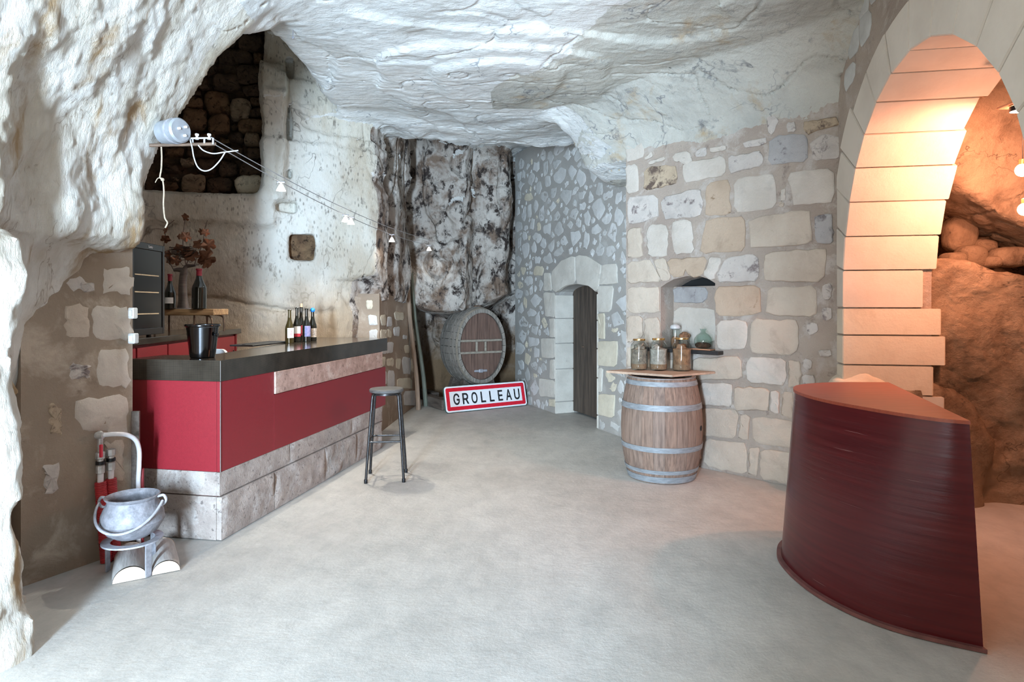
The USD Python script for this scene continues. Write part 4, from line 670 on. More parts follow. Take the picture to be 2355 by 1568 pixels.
# ------------------------------------------------------------------ behind the bar
K0 = np.array([-2.755, 4.50]); KU = unit([-0.055, 1.0]); KW = np.array([-KU[1], KU[0]]); RK = frame(np.append(KU, 0), np.append(KW, 0), np.array([0, 0, 1.0])); KZ = 1.275
def kbox(u0, u1, w0, w1, z0, z1, c=0.004): o = K0 + KU * (u0 + u1) / 2 + KW * (w0 + w1) / 2; return cbox(u1 - u0, w1 - w0, z1 - z0, c, (o[0], o[1], (z0 + z1) / 2), R=RK)
cb = thing('back_counter', 'dark red back counter with black top along the left of the bar alcove', 'cabinet', (K0[0], K0[1], 0))
part(cb, 'worktop', kbox(-0.35, 2.15, -0.02, 0.55, KZ - 0.05, KZ), 'worktop', False, True)
part(cb, 'carcass', kbox(-0.33, 2.05, 0.02, 0.53, 0, KZ - 0.051), 'red_back', False, True)
for k in range(5):
    d = part(cb, 'door', kbox(-0.32 + k * 0.472, -0.32 + k * 0.472 + 0.452, 0.0, 0.019, 0.10, KZ - 0.07), 'red_panel', False, True)
    part(d, 'handle', kbox(-0.32 + k * 0.472 + 0.40, -0.32 + k * 0.472 + 0.412, -0.012, 0.0, 0.95, 1.06), 'black_metal', False, True)
part(cb, 'end_post', kbox(2.052, 2.085, 0.0, 0.53, 0, KZ - 0.051), 'red_back', False, True)
# wine cooler
cl = thing('wine_cooler', 'black glass-door wine cooler on the back counter', 'wine cooler', (*(K0 + KU * 0.33 + KW * 0.25), KZ), math.degrees(math.atan2(KU[1], KU[0])))
W_, D_, H_ = 0.48, 0.46, 0.72          # local x along the door, -y towards the room
part(cl, 'cabinet', cbox(W_, D_, H_ - 0.02, 0.006, (0, 0.012, H_ / 2 + 0.01)), 'fridge')
for k, x in enumerate((-1, 1)): part(cl, 'door_frame', cbox(0.03, 0.024, H_ - 0.02, 0.003, (x * (W_ / 2 - 0.015), -D_ / 2 - 0.002, H_ / 2 + 0.01)), 'fridge')
for z_, hh in ((H_ - 0.025, 0.05), (0.045, 0.05)): part(cl, 'door_frame', cbox(W_ - 0.062, 0.024, hh, 0.003, (0, -D_ / 2 - 0.002, z_)), 'fridge')
part(cl, 'door_glass', cbox(W_ - 0.062, 0.006, H_ - 0.122, 0.001, (0, -D_ / 2 - 0.004, H_ / 2 + 0.01)), 'fridge_glass')
for z_ in (0.18, 0.345, 0.475): part(cl, 'shelf', cbox(W_ - 0.13, 0.004, 0.009, 0.001, (-0.02, -D_ / 2 - 0.009, z_)), 'shelf_bar', label='pale wooden shelf front')
lg = meshkit.text_mesh('Candy', 0.016, 0.001, True); lg.apply_translation([-lg.bounds.mean(0)[0], 0, 0])
part(cl, 'lettering', move(lg, (0.02, -D_ / 2 - 0.0145, H_ - 0.034), rotm(math.pi / 2, [1, 0, 0])), 'white_print', False)
for x in (-0.18, 0.18): part(cl, 'foot', move(lathe([(0, 0), (0.018, 0), (0.018, 0.02), (0, 0.02)], 12), (x, -0.15, 0)), 'fridge')
# little wooden side table with bent iron legs standing on the back counter, and what stands on it
SZ = 1.487; S0 = at(384, 712, 5.75)
st = thing('plank_stand', 'thick wooden plank on bent iron legs standing on the back counter', 'shelf', (S0[0] + 0.18, S0[1] + 0.10, KZ), 0)
part(st, 'plank', cbox(0.66, 0.30, 0.058, 0.006, (-0.06, 0, SZ - KZ - 0.029)), 'shelf_wood')
for x in (-0.28, 0.08, 0.22):
    sg = 1 if x > 0.2 else 0
    part(st, 'leg', tube(spline([(x - 0.10 * sg, -0.12, SZ - KZ - 0.05), (x, -0.12, SZ - KZ - 0.07), (x + 0.02 * sg, -0.12, 0.08), (x + 0.02 * sg, -0.12, 0.0)]), 0.008), 'iron_rusty')
    part(st, 'leg', tube(spline([(x - 0.10 * sg, 0.12, SZ - KZ - 0.05), (x, 0.12, SZ - KZ - 0.07), (x + 0.02 * sg, 0.12, 0.08), (x + 0.02 * sg, 0.12, 0.0)]), 0.008), 'iron_rusty')
p = at(458, 712, 5.72); bottle('wine_bottle', 'big unlabelled black magnum bottle with red capsule on the plank stand', (p[0], p[1], SZ), 0.365, 0.062, 'bottle_dark', None, 'red', slim=True)
p = at(391, 712, 5.70); bottle('wine_bottle', 'black wine bottle with plain white label and red capsule on the plank stand', (p[0], p[1], SZ), 0.315, 0.047, 'bottle_dark', 'label_plain', 'red', face=-75, lz=(0.16, 0.33))
p = at(421, 711, 5.86); vt = thing('vine_sculpture', 'copper and iron grapevine sculpture with broad metal leaves', 'sculpture', (p[0], p[1], SZ))
s_ = 5.86 / F
def vp(px, py, dy=0.0): return np.array([(px - 421) * s_, dy, (711 - py) * s_])
part(vt, 'base_plate', lathe([(0, 0), (0.065, 0), (0.065, 0.006), (0, 0.008)], 24), 'iron_pale')
part(vt, 'trunk', tube(spline([vp(421, 710), vp(421, 690), vp(420, 660), vp(421, 640), vp(424, 626)]), np.interp(np.linspace(0, 1, 33), [0, .25, .6, 1], [0.052, 0.040, 0.034, 0.033]), 20), 'vine_trunk', 50)
part(vt, 'branch', tube(spline([vp(424, 628), vp(418, 622), vp(408, 621), vp(400, 622)]), np.linspace(0.028, 0.014, 25), 14), 'vine_trunk', 50)
part(vt, 'branch', tube(spline([vp(424, 632), vp(425, 620), vp(430, 613), vp(440, 612), (vp(450, 611))]), np.linspace(0.027, 0.010, 33), 14), 'vine_trunk', 50)
rg = np.random.default_rng(3)
for pts in ([(450, 611), (456, 590), (464, 560), (470, 530), (480, 508)], [(400, 622), (388, 600), (380, 575), (378, 545), (385, 525), (402, 507)], [(428, 614), (425, 590), (420, 560), (422, 520), (424, 495)], [(450, 611), (462, 607), (474, 603)], [(430, 612), (440, 590), (447, 575)]):
    part(vt, 'shoot', tube(spline([vp(x, y, rg.uniform(-.03, .03)) for x, y in pts]), 0.0035, 6), 'copper_wire', True)
for k in range(9):                                                      # curling tendrils
    x0, y0 = rg.uniform(385, 445), rg.uniform(585, 615); t = np.linspace(0, 1, 36); a = t * rg.uniform(9, 15); r = 9 * (1 - 0.5 * t)
    part(vt, 'tendril', tube(np.array([vp(x0 + q * rg.choice([-14, 16]) * 1.0 + rr_ * math.cos(b), y0 - q * 20 + rr_ * math.sin(b), 0.02 * math.sin(b)) for q, b, rr_ in zip(t, a, r)]), 0.0022, 5), 'copper_wire', True)
def leaf(r):
    a = np.linspace(0, 2 * np.pi, 26, endpoint=False); lob = 0.82 + 0.13 * np.cos(5 * a) + 0.04 * np.cos(15 * a); lob[np.abs(a - np.pi) < 0.2] *= 0.55
    o = np.c_[r * lob * np.cos(a), r * lob * np.sin(a), -0.25 * r * lob ** 2 * np.abs(np.sin(2.5 * a))]; n_ = len(a)
    V = np.vstack([o, o * [0.5, 0.5, 0.3], [[0, 0, 0.05 * r]]]); V = np.vstack([V, V - [0, 0, 0.002]]); m_ = 2 * n_ + 1; Fq = []
    for j in range(n_):
        k = (j + 1) % n_; Fq += [[j, k, n_ + k], [j, n_ + k, n_ + j], [n_ + j, n_ + k, 2 * n_], [m_ + k, m_ + j, m_ + n_ + k], [m_ + j, m_ + n_ + j, m_ + n_ + k], [m_ + n_ + k, m_ + n_ + j, m_ + 2 * n_], [k, j, m_ + j], [k, m_ + j, m_ + k]]
    return tm(V, Fq)
for x, y, r in ((478, 536, 7), (465, 535, 6), (457, 562, 9), (479, 564, 12), (478, 595, 16), (477, 604, 11), (448, 590, 12), (430, 545, 9), (415, 545, 5), (427, 580, 11), (413, 572, 8), (386, 530, 7), (385, 552, 8), (384, 585, 7), (386, 598, 8), (405, 600, 9), (424, 500, 7), (436, 582, 8), (461, 600, 6)):
    R_ = rotm(rg.uniform(0, 6.28), [0, 1, 0]) @ rotm(math.pi / 2 + rg.uniform(-.7, .7), [1, 0, 0]) @ rotm(rg.uniform(-.6, .6), [0, 1, 0])
    part(vt, 'leaf', move(leaf(r * 1.5 * s_), vp(x, y, rg.uniform(-.05, .02)), R_), 'copper', 50)
# white chair in the serving aisle
p = at(507, 800, 5.0); ch = thing('bar_chair', 'white plastic high chair just showing behind the bar', 'chair', (p[0], p[1] + 0.2, 0), -20)
part(ch, 'seat', cbox(0.40, 0.40, 0.03, 0.012, (0, 0, 0.74)), 'plastic_white')
bkp = sbox(-0.15, 0.80, 0.15, 1.175).buffer(-0.06).buffer(0.06); part(ch, 'backrest', move(prism(bkp, -0.012, 0.012), (0, -0.20, 0), rotm(math.pi / 2, [1, 0, 0])), 'plastic_grey')
for x in (-1, 1):
    part(ch, 'back_post', tube([(x * 0.12, -0.19, 0.74), (x * 0.12, -0.2, 0.95)], 0.012), 'plastic_white')
    for y in (-1, 1): part(ch, 'leg', tube([(x * 0.17, y * 0.17, 0.735), (x * 0.21, y * 0.21, 0.0)], 0.014), 'plastic_white')
# switch boxes on the end of the left wall
for lab, px, py, sz, gy_ in (('small beige switch box on the end of the left wall, above the other', 310, 720, (0.036, 0.05, 0.068), 3.90), ('small grey socket box on the end of the left wall, below the switch', 311, 778, (0.044, 0.05, 0.064), 3.90)):
    p = at(px, py, gy_); t = thing('switch_box', lab, 'switch', (p[0] - 0.012, p[1], p[2])); part(t, 'housing', cbox(*sz, 0.006), 'plastic_white' if py < 750 else 'plastic_grey'); part(t, 'rocker', cbox(sz[0] * .6, 0.008, sz[2] * .6, 0.002, (0, -sz[1] / 2 - 0.003, 0)), 'plastic_white')

# ------------------------------------------------------------------ stool
p = onfloor(889, 1098); st = thing('bar_stool', 'tall black tubular stool with round worn seat by the bar', 'stool', (p[0], p[1], 0), 6)
part(st, 'seat', lathe([(0, 0.755), (0.135, 0.755), (0.148, 0.762), (0.150, 0.778), (0.143, 0.788), (0, 0.790)], 40), 'stool_seat', 40)
part(st, 'seat_ring', lathe([(0.118, 0.738), (0.130, 0.738), (0.130, 0.755), (0.118, 0.755), (0.118, 0.738)], 32), 'stool_tube', 40)
tops, bots = 0.105, 0.160
for k, (x, y) in enumerate(((-1, -1), (1, -1), (1, 1), (-1, 1))):
    lp = spline([(x * 0.04, y * 0.04, 0.748), (x * 0.085, y * 0.085, 0.747), (x * tops, y * tops, 0.735), (x * (tops + .008), y * (tops + .008), 0.69), (x * 0.145, y * 0.145, 0.25), (x * bots, y * bots, 0.012)])
    l_ = part(st, 'leg', tube(lp, 0.0115, 12), 'stool_tube', 50)
    part(l_, 'foot_cap', lathe([(0, 0), (0.015, 0), (0.0155, 0.028), (0.0115, 0.034), (0, 0.034)], 14).apply_translation([x * bots, y * bots, 0]), 'black_metal', 40)
q = 0.1385
for (x0, y0), (x1, y1) in (((-q, -q), (q, -q)), ((q, -q), (q, q)), ((q, q), (-q, q)), ((-q, q), (-q, -q))): part(st, 'footrest', tube([(x0, y0, 0.345), (x1, y1, 0.345)], 0.0085), 'stool_tube', 50)

# ------------------------------------------------------------------ cauldron corner
CY = 3.60; cc = at(305, 1130, CY); pot = thing('cauldron', 'grey cast-iron cauldron with a bail handle on an iron trivet', 'cauldron', (cc[0], CY, 0.190), 8)
PS = 0.87
part(pot, 'pot_body', lathe([(q_ * PS, z_) for q_, z_ in [(0, 0.0), (0.05, 0.002), (0.10, 0.016), (0.150, 0.046), (0.178, 0.085), (0.187, 0.115), (0.181, 0.150), (0.164, 0.185), (0.148, 0.212), (0.145, 0.226), (0.160, 0.241), (0.163, 0.247), (0.156, 0.249), (0.138, 0.236), (0.137, 0.214), (0.158, 0.175), (0.174, 0.12), (0.15, 0.06), (0.09, 0.02), (0, 0.012)]], 56), 'iron', 50)
part(pot, 'seam', lathe([(0.186 * PS, 0.100), (0.189 * PS, 0.104), (0.189 * PS, 0.110), (0.186 * PS, 0.114)], 56), 'iron', 50)
for x in (-1, 1):
    e = part(pot, 'ear', tube(spline([(x * 0.155 * PS, 0, 0.235), (x * 0.190 * PS, 0, 0.240), (x * 0.205 * PS, 0, 0.215), (x * 0.19 * PS, 0, 0.19), (x * 0.168 * PS, 0, 0.185)]), 0.008, 8), 'iron_pale')
a = np.linspace(0, np.pi, 26); part(pot, 'bail_handle', tube(np.c_[0.193 * PS * np.cos(a), -0.02 - 0.175 * np.sin(a) ** 0.9, 0.215 - 0.125 * np.sin(a)], 0.0075, 8), 'iron_pale')
tv = thing('trivet', 'three-legged iron ring trivet under the cauldron', 'trivet', (cc[0], CY, 0))
part(tv, 'ring', lathe([(0.112, 0.180), (0.156, 0.180), (0.156, 0.189), (0.112, 0.189), (0.112, 0.180)], 48), 'iron_pale', 30)
for ang in (-28, 178, 75):
    c_, s2 = math.cos(math.radians(ang)), math.sin(math.radians(ang))
    part(tv, 'leg', move(cbox(0.010, 0.036, 0.182, 0.002, (0, 0, 0.091)), (0.146 * c_, 0.146 * s2, 0), rotm(math.radians(ang), [0, 0, 1])), 'iron')
def log(label, a, b, r, gname):
    a, b = np.array(a, float), np.array(b, float); L_ = np.linalg.norm(b - a); t = thing('log', label, 'log', (a[0], a[1], 0), math.degrees(math.atan2(b[1] - a[1], b[0] - a[0])) - 90, gname)
    an = np.linspace(0, np.pi, 15); rg = np.random.default_rng(int(r * 1000)); sec = np.c_[r * np.cos(an) * 1.0, r * np.sin(an) * 0.92]; n_ = len(sec); V = []
    for q in np.linspace(0, 1, 9): V.append(np.c_[sec[:, 0] * (1 + 0.04 * math.sin(5 * q)), np.full(n_, q * L_), np.maximum(sec[:, 1] * (1 + 0.05 * math.sin(4 * q + 1)), 0) + 0.0])
    V = np.vstack(V); Fq = []
    for i in range(8):
        for j in range(n_):
            k = (j + 1) % n_; Fq += [[i * n_ + j, (i + 1) * n_ + k, i * n_ + k], [i * n_ + j, (i + 1) * n_ + j, (i + 1) * n_ + k]]
    part(t, 'bark', tm(V, Fq), 'log_bark', 50)
    part(t, 'cut_end', prism(Polygon(sec * 0.985), 0, 0.004).apply_transform(trimesh.transformations.rotation_matrix(math.pi / 2, [1, 0, 0])), 'log_end', 30); 
    part(t, 'far_end', move(prism(Polygon(sec * 0.985), 0, 0.004).apply_transform(trimesh.transformations.rotation_matrix(math.pi / 2, [1, 0, 0])), (0, L_ + 0.003, 0)), 'log_end', 30)
p = onfloor(299, 1335); log('thick grey half log pointing forward under the trivet, left one', p[:2], (p[0] - 0.22, p[1] + 0.36), 0.084, 'split logs under the cauldron')
p = onfloor(382, 1316); log('thinner grey half log slanting under the trivet, right one', p[:2], (p[0] - 0.22, p[1] + 0.36), 0.072, 'split logs under the cauldron')
# corrugated conduits with valves, and the white pipe
def conduit(label, foot, top, r, red):
    f_, t_ = np.array(foot), np.array(top); t = thing('pipe', label, 'pipe', (f_[0], f_[1], 0), 0, 'red corrugated pipes in the corner')
    n_ = 180; q = np.linspace(0, 1, n_)[:, None]; pth = (t_ - f_) * q + [0, 0, 0]; rad = r * (1 + 0.045 * np.sign(np.sin(np.arange(n_) * 2 * np.pi / 4)))
    part(t, 'corrugated_sleeve', tube(pth, rad, 18), 'conduit', 30)
    o = t_ - f_
    part(t, 'inner_pipe', tube([o - [0, 0, .02], o + [0.002, 0, 0.10]], r * 0.52, 14), 'pvc')
    part(t, 'coupling', move(lathe([(r * .5, 0), (r * .78, 0.004), (r * .78, 0.045), (r * .55, 0.055), (r * .55, 0.085), (r * .82, 0.09), (r * .82, 0.125), (r * .5, 0.13), (0, 0.13)], 8), o + [0, 0, 0.05]), 'fitting', 30)
    part(t, 'collar', move(lathe([(r * .60, 0), (r * .84, 0.0), (r * .84, 0.018), (r * .60, 0.018)], 16), o + [0, 0, 0.105]), 'black_metal', 30)
    if red:
        part(t, 'upper_pipe', tube([o + [0, 0, .17], o + [-0.004, 0, 0.285]], r * 0.5, 14), 'fitting'); part(t, 'valve_lever', cbox(0.016, 0.016, 0.075, 0.003, o + np.array([0.022, -0.028, 0.19])), 'valve_red', label='red valve lever')
        part(t, 'elbow', move(trimesh.creation.icosphere(subdivisions=2, radius=r * .62), o + [-0.004, 0, 0.285]), 'fitting', True)
Lf = lambda px, py, Y: at(px, py, Y)
a = Lf(245, 1268, 3.74); a[2] = 0; b = Lf(231, 1108, 3.74); conduit('red corrugated pipe with grey valve and red lever, left of the pair', a, b, 0.031, True)
a = Lf(266, 1262, 3.79); a[2] = 0; b = Lf(255, 1100, 3.79); conduit('red corrugated pipe with short capped valve, right of the pair', a, b, 0.030, False)
hp = [Lf(226, 1001, 3.70), Lf(240, 1000, 3.71), Lf(265, 998, 3.74), Lf(292, 1000, 3.80), Lf(312, 1012, 3.85), Lf(320, 1035, 3.90), Lf(320, 1070, 3.92), Lf(318, 1110, 3.93), Lf(319, 1180, 3.93)]; hp.append(np.array([hp[-1][0], hp[-1][1], 0.0]))
ht = thing('drain_hose', 'white curved hose arching over the corner beside the bar', 'hose', hp[0]); part(ht, 'hose', tube(spline(hp, 8), 0.0135, 12), 'pvc', True, True); part(ht, 'clip', tube([hp[0] + [-0.012, 0, 0], hp[0] + [0.03, 0, 0]], 0.019, 14), 'fitting', 40, True)
p = at(310, 1100, 3.93); pl = thing('wall_plank', 'narrow grey board standing in the gap beside the bar', 'board', (p[0], 3.94, 0), 10); part(pl, 'board', cbox(0.045, 0.02, 0.86, 0.003, (0, 0, 0.43)), 'beam_dark'); part(pl, 'batten', cbox(0.02, 0.02, 0.5, 0.003, (0.035, 0.005, 0.25)), 'red_back')

# ------------------------------------------------------------------ deep recess: tun, sign, poles
for lab, m, f_, t_, r in (('brown wooden pole leaning in the recess, left of the two', 'pole_brown', (962, 942), (936, 627, 9.05), 0.034), ('greenish wooden pole leaning in the recess, right of the two', 'pole_green', (979, 933), (944, 630, 9.30), 0.036)):
    a = onfloor(*f_); b = at(*t_); t = thing('pole', lab, 'pole', (a[0], a[1], 0), 0, 'wooden poles leaning on the rock'); q = np.linspace(0, 1, 14)[:, None]; pth = (b - a) * q; pth[:, 0] += 0.012 * np.sin(q[:, 0] * 7)
    part(t, 'shaft', tube(pth, np.linspace(r, r * .85, 14), 8), m, 30); part(t, 'tip', tube([pth[-1], pth[-1] + (b - a) * 0.006], r * .8, 8), m, 30)
YAW = math.radians(30); TN = np.array([math.sin(YAW), -math.cos(YAW), 0]); TX = np.array([math.cos(YAW), math.sin(YAW), 0]); UPV = np.array([0, 0, 1.0])   # face normal and sideways axis of sign and tun
tc = at(1109, 796, 9.5); RT = frame(TX, UPV, TN)                                                                       # local x sideways, y up, z out of the face
tun = thing('tun', 'large oval wooden tun with railed head in the deep recess', 'barrel', (tc[0], tc[1], tc[2] - 0.56))
TL = 0.66; ax_, ay_ = 0.405, 0.56
def tlocal(mesh): return move(mesh, (0, 0, 0.56), RT)
def stave(a0, a1, R_of_z, zs, th, ax=1.0, ay=1.0):
    """One stave: between angles a0 and a1, following radius R(z)."""
    a = np.linspace(a0, a1, 3); V = []
    for z in zs:
        r = R_of_z(z)
        for rr_ in (r, r - th):
            for q in a: V.append((rr_ * ax * math.cos(q), rr_ * ay * math.sin(q), z))
    V = np.array(V); n_ = 6; Fq = []; ring = [0, 1, 2, 5, 4, 3]
    for i in range(len(zs) - 1):
        for j in range(6):
            p_, q_ = ring[j], ring[(j + 1) % 6]; Fq += [[i * n_ + p_, i * n_ + q_, (i + 1) * n_ + q_], [i * n_ + p_, (i + 1) * n_ + q_, (i + 1) * n_ + p_]]
    for i, o in ((0, 1), (len(zs) - 1, 0)):
        b = i * n_; k = [[b, b + 3, b + 4], [b, b + 4, b + 1], [b + 1, b + 4, b + 5], [b + 1, b + 5, b + 2]]
        Fq += k if o else [x[::-1] for x in k]
    return tm(V, Fq)
ntun = 34; Rz = lambda z: 1.0 + 0.085 * (1 - ((z + TL / 2) / (TL / 2)) ** 2)
for k in range(ntun): part(tun, 'stave', tlocal(stave(2 * np.pi * (k + .03) / ntun, 2 * np.pi * (k + .97) / ntun, Rz, np.linspace(-TL, 0, 7), 0.10, ax_, ay_)), 'tun_stave', 30)
for z0, z1 in ((-0.045, -0.004), (-0.155, -0.10), (-0.26, -0.215), (-0.46, -0.42), (-0.60, -0.565)):
    part(tun, 'hoop', tlocal(lathe([(Rz(z0) + .004, z0), (Rz(z0) + .013, z0), (Rz(z1) + .013, z1), (Rz(z1) + .004, z1)], 64, ax_, ay_)), 'tun_rail' if z0 > -0.05 else 'tun_stave', 40)
hw = 0.905
for k in range(7):
    x0, x1 = -1 + 2 * k / 7 + 0.004, -1 + 2 * (k + 1) / 7 - 0.004; xs = np.linspace(x0, x1, 6); y_ = np.sqrt(np.maximum(1 - xs ** 2, 0))
    pl_ = Polygon(np.vstack([np.c_[xs, y_], np.c_[xs[::-1], -y_[::-1]]]) * [ax_ * hw, ay_ * hw]); part(tun, 'head_board', tlocal(move(prism(pl_, -0.075, -0.05 + 0.002 * (k % 2)))), 'tun_head', False)
for y_ in (0.085, -0.095): part(tun, 'head_rail', tlocal(cbox(2 * ax_ * hw * math.sqrt(1 - (y_ / ay_ / hw) ** 2), 0.034, 0.034, 0.008, (0, y_, -0.034))), 'tun_rail')
for x_ in (-0.075, 0.075): part(tun, 'head_upright', tlocal(cbox(0.032, 0.146, 0.030, 0.006, (x_, -0.005, -0.036))), 'tun_rail')
part(tun, 'bung_plate', tlocal(cat([cbox(0.22, 0.035, 0.02, 0.008, (0, -0.375, -0.045)), cbox(0.07, 0.055, 0.03, 0.008, (0, -0.375, -0.04))])), 'iron_pale', label='pale scalloped tap plate at the foot of the head')
part(tun, 'bung', tlocal(cbox(0.10, 0.03, 0.06, 0.008, (0.0, ay_ * 1.075, -0.16))), 'iron_rusty')
cr = thing('tun_cradle', 'wooden wedge cradle carrying the oval tun', 'cradle', (tc[0], tc[1], 0))
for z_ in (-0.16, -0.54):
    prof = Polygon([(-0.36, -tc[2] + 0.002), (0.36, -tc[2] + 0.002), (0.34, -tc[2] + 0.13)] + [(ax_ * 1.04 * math.cos(a), ay_ * 1.07 * math.sin(a) - 0.012) for a in np.linspace(-0.30 * np.pi, -0.70 * np.pi, 13)] + [(-0.34, -tc[2] + 0.13)])
    part(cr, 'bearer', move(prism(prof, z_ - 0.05, z_ + 0.05), (0, 0, tc[2]), RT), 'beam_dark', False)
for lab, f_, L_, wd_ in (('dark squared beam on the floor left of the sign, farther one', (1002, 925), 0.85, 0.13), ('dark squared beam on the floor left of the sign, nearer one', (1026, 943), 0.70, 0.13)):
    a = onfloor(*f_); t = thing('beam', lab, 'beam', (a[0], a[1], 0), math.degrees(YAW) + 2, 'beams on the recess floor'); part(t, 'timber', cbox(wd_, L_, wd_ + 0.02, 0.008, (0, L_ / 2, wd_ / 2 + 0.01)), 'beam_dark'); part(t, 'end_grain', cbox(wd_ - 0.012, 0.006, wd_ + 0.006, 0.002, (0, -0.002, wd_ / 2 + 0.01)), 'beam_dark')
# town sign
sl_, sr_ = onfloor(1026, 951), onfloor(1213, 932); SX = sr_ - sl_; SW = float(np.linalg.norm(SX)); SX = SX / SW; SH = 0.372; tilt = math.radians(14)
SNn = np.array([SX[1], -SX[0], 0]); SY = np.array([0, 0, 1.0]) * math.cos(tilt) - SNn * math.sin(tilt); SNt = np.cross(SX, SY); RS = frame(SX, SY, SNt)
sg = thing('town_sign', 'white town-name sign with red border leaning before the tun', 'sign', (sl_[0], sl_[1], 0.004))
def rr_rect(x0, y0, x1, y1, r): return sbox(x0 + r, y0 + r, x1 - r, y1 - r).buffer(r, quad_segs=8)
part(sg, 'panel', move(prism(rr_rect(0, 0, SW, SH, 0.045), -0.03, 0.0), (0, 0, 0), RS), 'sign_edge', 30, label='dark green folded edge and back')
fc = part(sg, 'face', move(prism(rr_rect(0.004, 0.004, SW - 0.004, SH - 0.004, 0.042), 0, 0.0015), (0, 0, 0), RS), 'sign_white', False)
part(fc, 'border', move(prism(rr_rect(0.026, 0.026, SW - 0.026, SH - 0.026, 0.026).difference(rr_rect(0.078, 0.078, SW - 0.078, SH - 0.078, 0.003)), 0.0015, 0.0028), (0, 0, 0), RS), 'sign_red', False, label='red border')
lts = []; word = 'GROLLEAU'; x0, x1 = 0.185, SW - 0.165; pitch = (x1 - x0) / (len(word) - 1) 
for k, chh in enumerate(word):
    g_ = meshkit.text_mesh(chh, 0.150, 0.0015, True); w_ = g_.bounds[1][0] - g_.bounds[0][0]; tgt = 0.098 if chh in 'GROAU' else 0.080
    g_.apply_translation([-g_.bounds.mean(0)[0], 0, 0]); g_.apply_scale([tgt / w_, 1, 1]); g_.apply_translation([x0 + k * pitch, SH / 2 - 0.078, 0.0016]); lts.append(g_)
part(fc, 'lettering', move(cat(lts), (0, 0, 0), RS), 'sign_black', False)

# ------------------------------------------------------------------ wine barrel, its board and the jars
p = onfloor(1521, 1092.6); BX, BY = p[0], p[1] + 0.0; BH = 0.895
bl = thing('wine_barrel', 'upright oak wine barrel with grey hoops used as a table', 'barrel', (BX, BY, 0))
RB = lambda z: 0.290 + 0.066 * (1 - ((z - BH / 2) / (BH / 2)) ** 2)
nst = 22; rg = np.random.default_rng(12)
for k in range(nst): part(bl, 'stave', stave(2 * np.pi * (k + .008) / nst, 2 * np.pi * (k + .992) / nst, lambda z, e=rg.normal(0, 0.0012): RB(z) + e, np.linspace(0.0, BH, 11), 0.025), 'barrel_oak' if rg.random() < .6 else 'barrel_oak_grey', 30)
part(bl, 'head', lathe([(0, BH - 0.05), (0.275, BH - 0.05), (0.275, BH - 0.03), (0, BH - 0.03)], 40), 'barrel_oak', 30); part(bl, 'head', lathe([(0, 0.03), (0.275, 0.03), (0.275, 0.05), (0, 0.05)], 40), 'barrel_oak', 30)
def zband(y0, y1, r): return EYE - (y1 - HY) * (BY - r) / F, EYE - (y0 - HY) * (BY - r) / F
for y0, y1, r in ((858, 873.5, .30), (880, 890.5, .315), (934, 947.5, .35), (1031, 1043, .345), (1083.5, 1092.5, .31), (1098, 1112, .295)):
    z0, z1 = zband(y0, y1, r); z0 = max(z0, 0.002); z1 = min(z1, BH - 0.002); part(bl, 'hoop', lathe([(RB(z0) + .001, z0), (RB(z0) + .006, z0), (RB(z1) + .006, z1), (RB(z1) + .001, z1)], 56), 'hoop', 40)
bh = np.array([math.cos(-0.60), math.sin(-0.60), 0]); zb = 0.46; part(bl, 'bung_hole', move(lathe([(0, 0.0), (0.020, 0), (0.024, 0.003), (0, 0.004)], 18), bh * (RB(zb) - 0.0005) + [0, 0, zb], rotm(-0.60, [0, 0, 1]) @ rotm(math.pi / 2, [0, 1, 0])), 'gap_black', 30)
TB = BH + 0.021
bc = [(1.39, 5.47), (0.875, 5.84), (1.33, 6.20), (1.85, 5.755)]; bc = np.array(bc); cen = bc.mean(0)
bd = thing('barrel_board', 'thin square wooden board laid on the wine barrel as a tabletop', 'tabletop', (cen[0], cen[1], BH))
part(bd, 'board', prism(Polygon(bc - cen), 0.0005, 0.020), 'board_top', False); part(bd, 'edge_strip', prism(LineString([(bc[0] - cen), (bc[3] - cen)]).buffer(0.004, cap_style=2), 0.002, 0.019), 'board_top', False)
def jar(label, px, Y, r, h, fill, top_fill, seed):
    q = at(px, 0, Y); t = thing('glass_jar', label, 'jar', (q[0], Y, TB), 0, 'sample jars on the barrel board')
    prof = [(0, 0.003), (r * .86, 0), (r * .97, 0.010), (r, 0.03), (r, h * .74), (r * .95, h * .81), (r * .72, h * .89), (r * .66, h * .92), (r * .66, h * .965)]
    part(t, 'glass', lathe(prof, 36), 'jar_glass', 50)
    part(t, 'lid', lathe([(r * .60, h * .945), (r * .70, h * .945), (r * .71, h * .955), (r * .71, h * .995), (r * .68, h * 1.0), (0, h * 1.0)], 36), 'gold', 40, label='gilt screw lid')
    lay = lathe([(0, 0.012), (r * .9, 0.012), (r * .955, 0.03), (r * .955, h * .20), (0, h * .21)], 28); part(t, 'soil_layer', lay, fill, 40, label='fine settled soil at the bottom')
    rg = np.random.default_rng(seed); up = [lathe([(0, h * .20)] + [(r * (.93 + .03 * math.sin(5 * q + seed)), h * (.20 + .46 * q)) for q in np.linspace(0, 1, 9)] + [(r * .5, h * .70), (0, h * .69)], 24)]
    for k in range(16):
        z = h * rg.uniform(0.55, 0.74); a = rg.uniform(0, 6.28); d = r * rg.uniform(.15, .56); up.append(lump((d * math.cos(a), d * math.sin(a), z), r * rg.uniform(.24, .36, 3), r * .3, seed * 31 + k, sub=2))
    part(t, 'soil_lumps', cat(up), top_fill, 40, kind='stuff'); return t
j1 = jar('lidded glass jar of dark soil with a root, left on the barrel board', 1470, 5.93, 0.0800, 0.290, 'soil', 'soil_grey', 1)
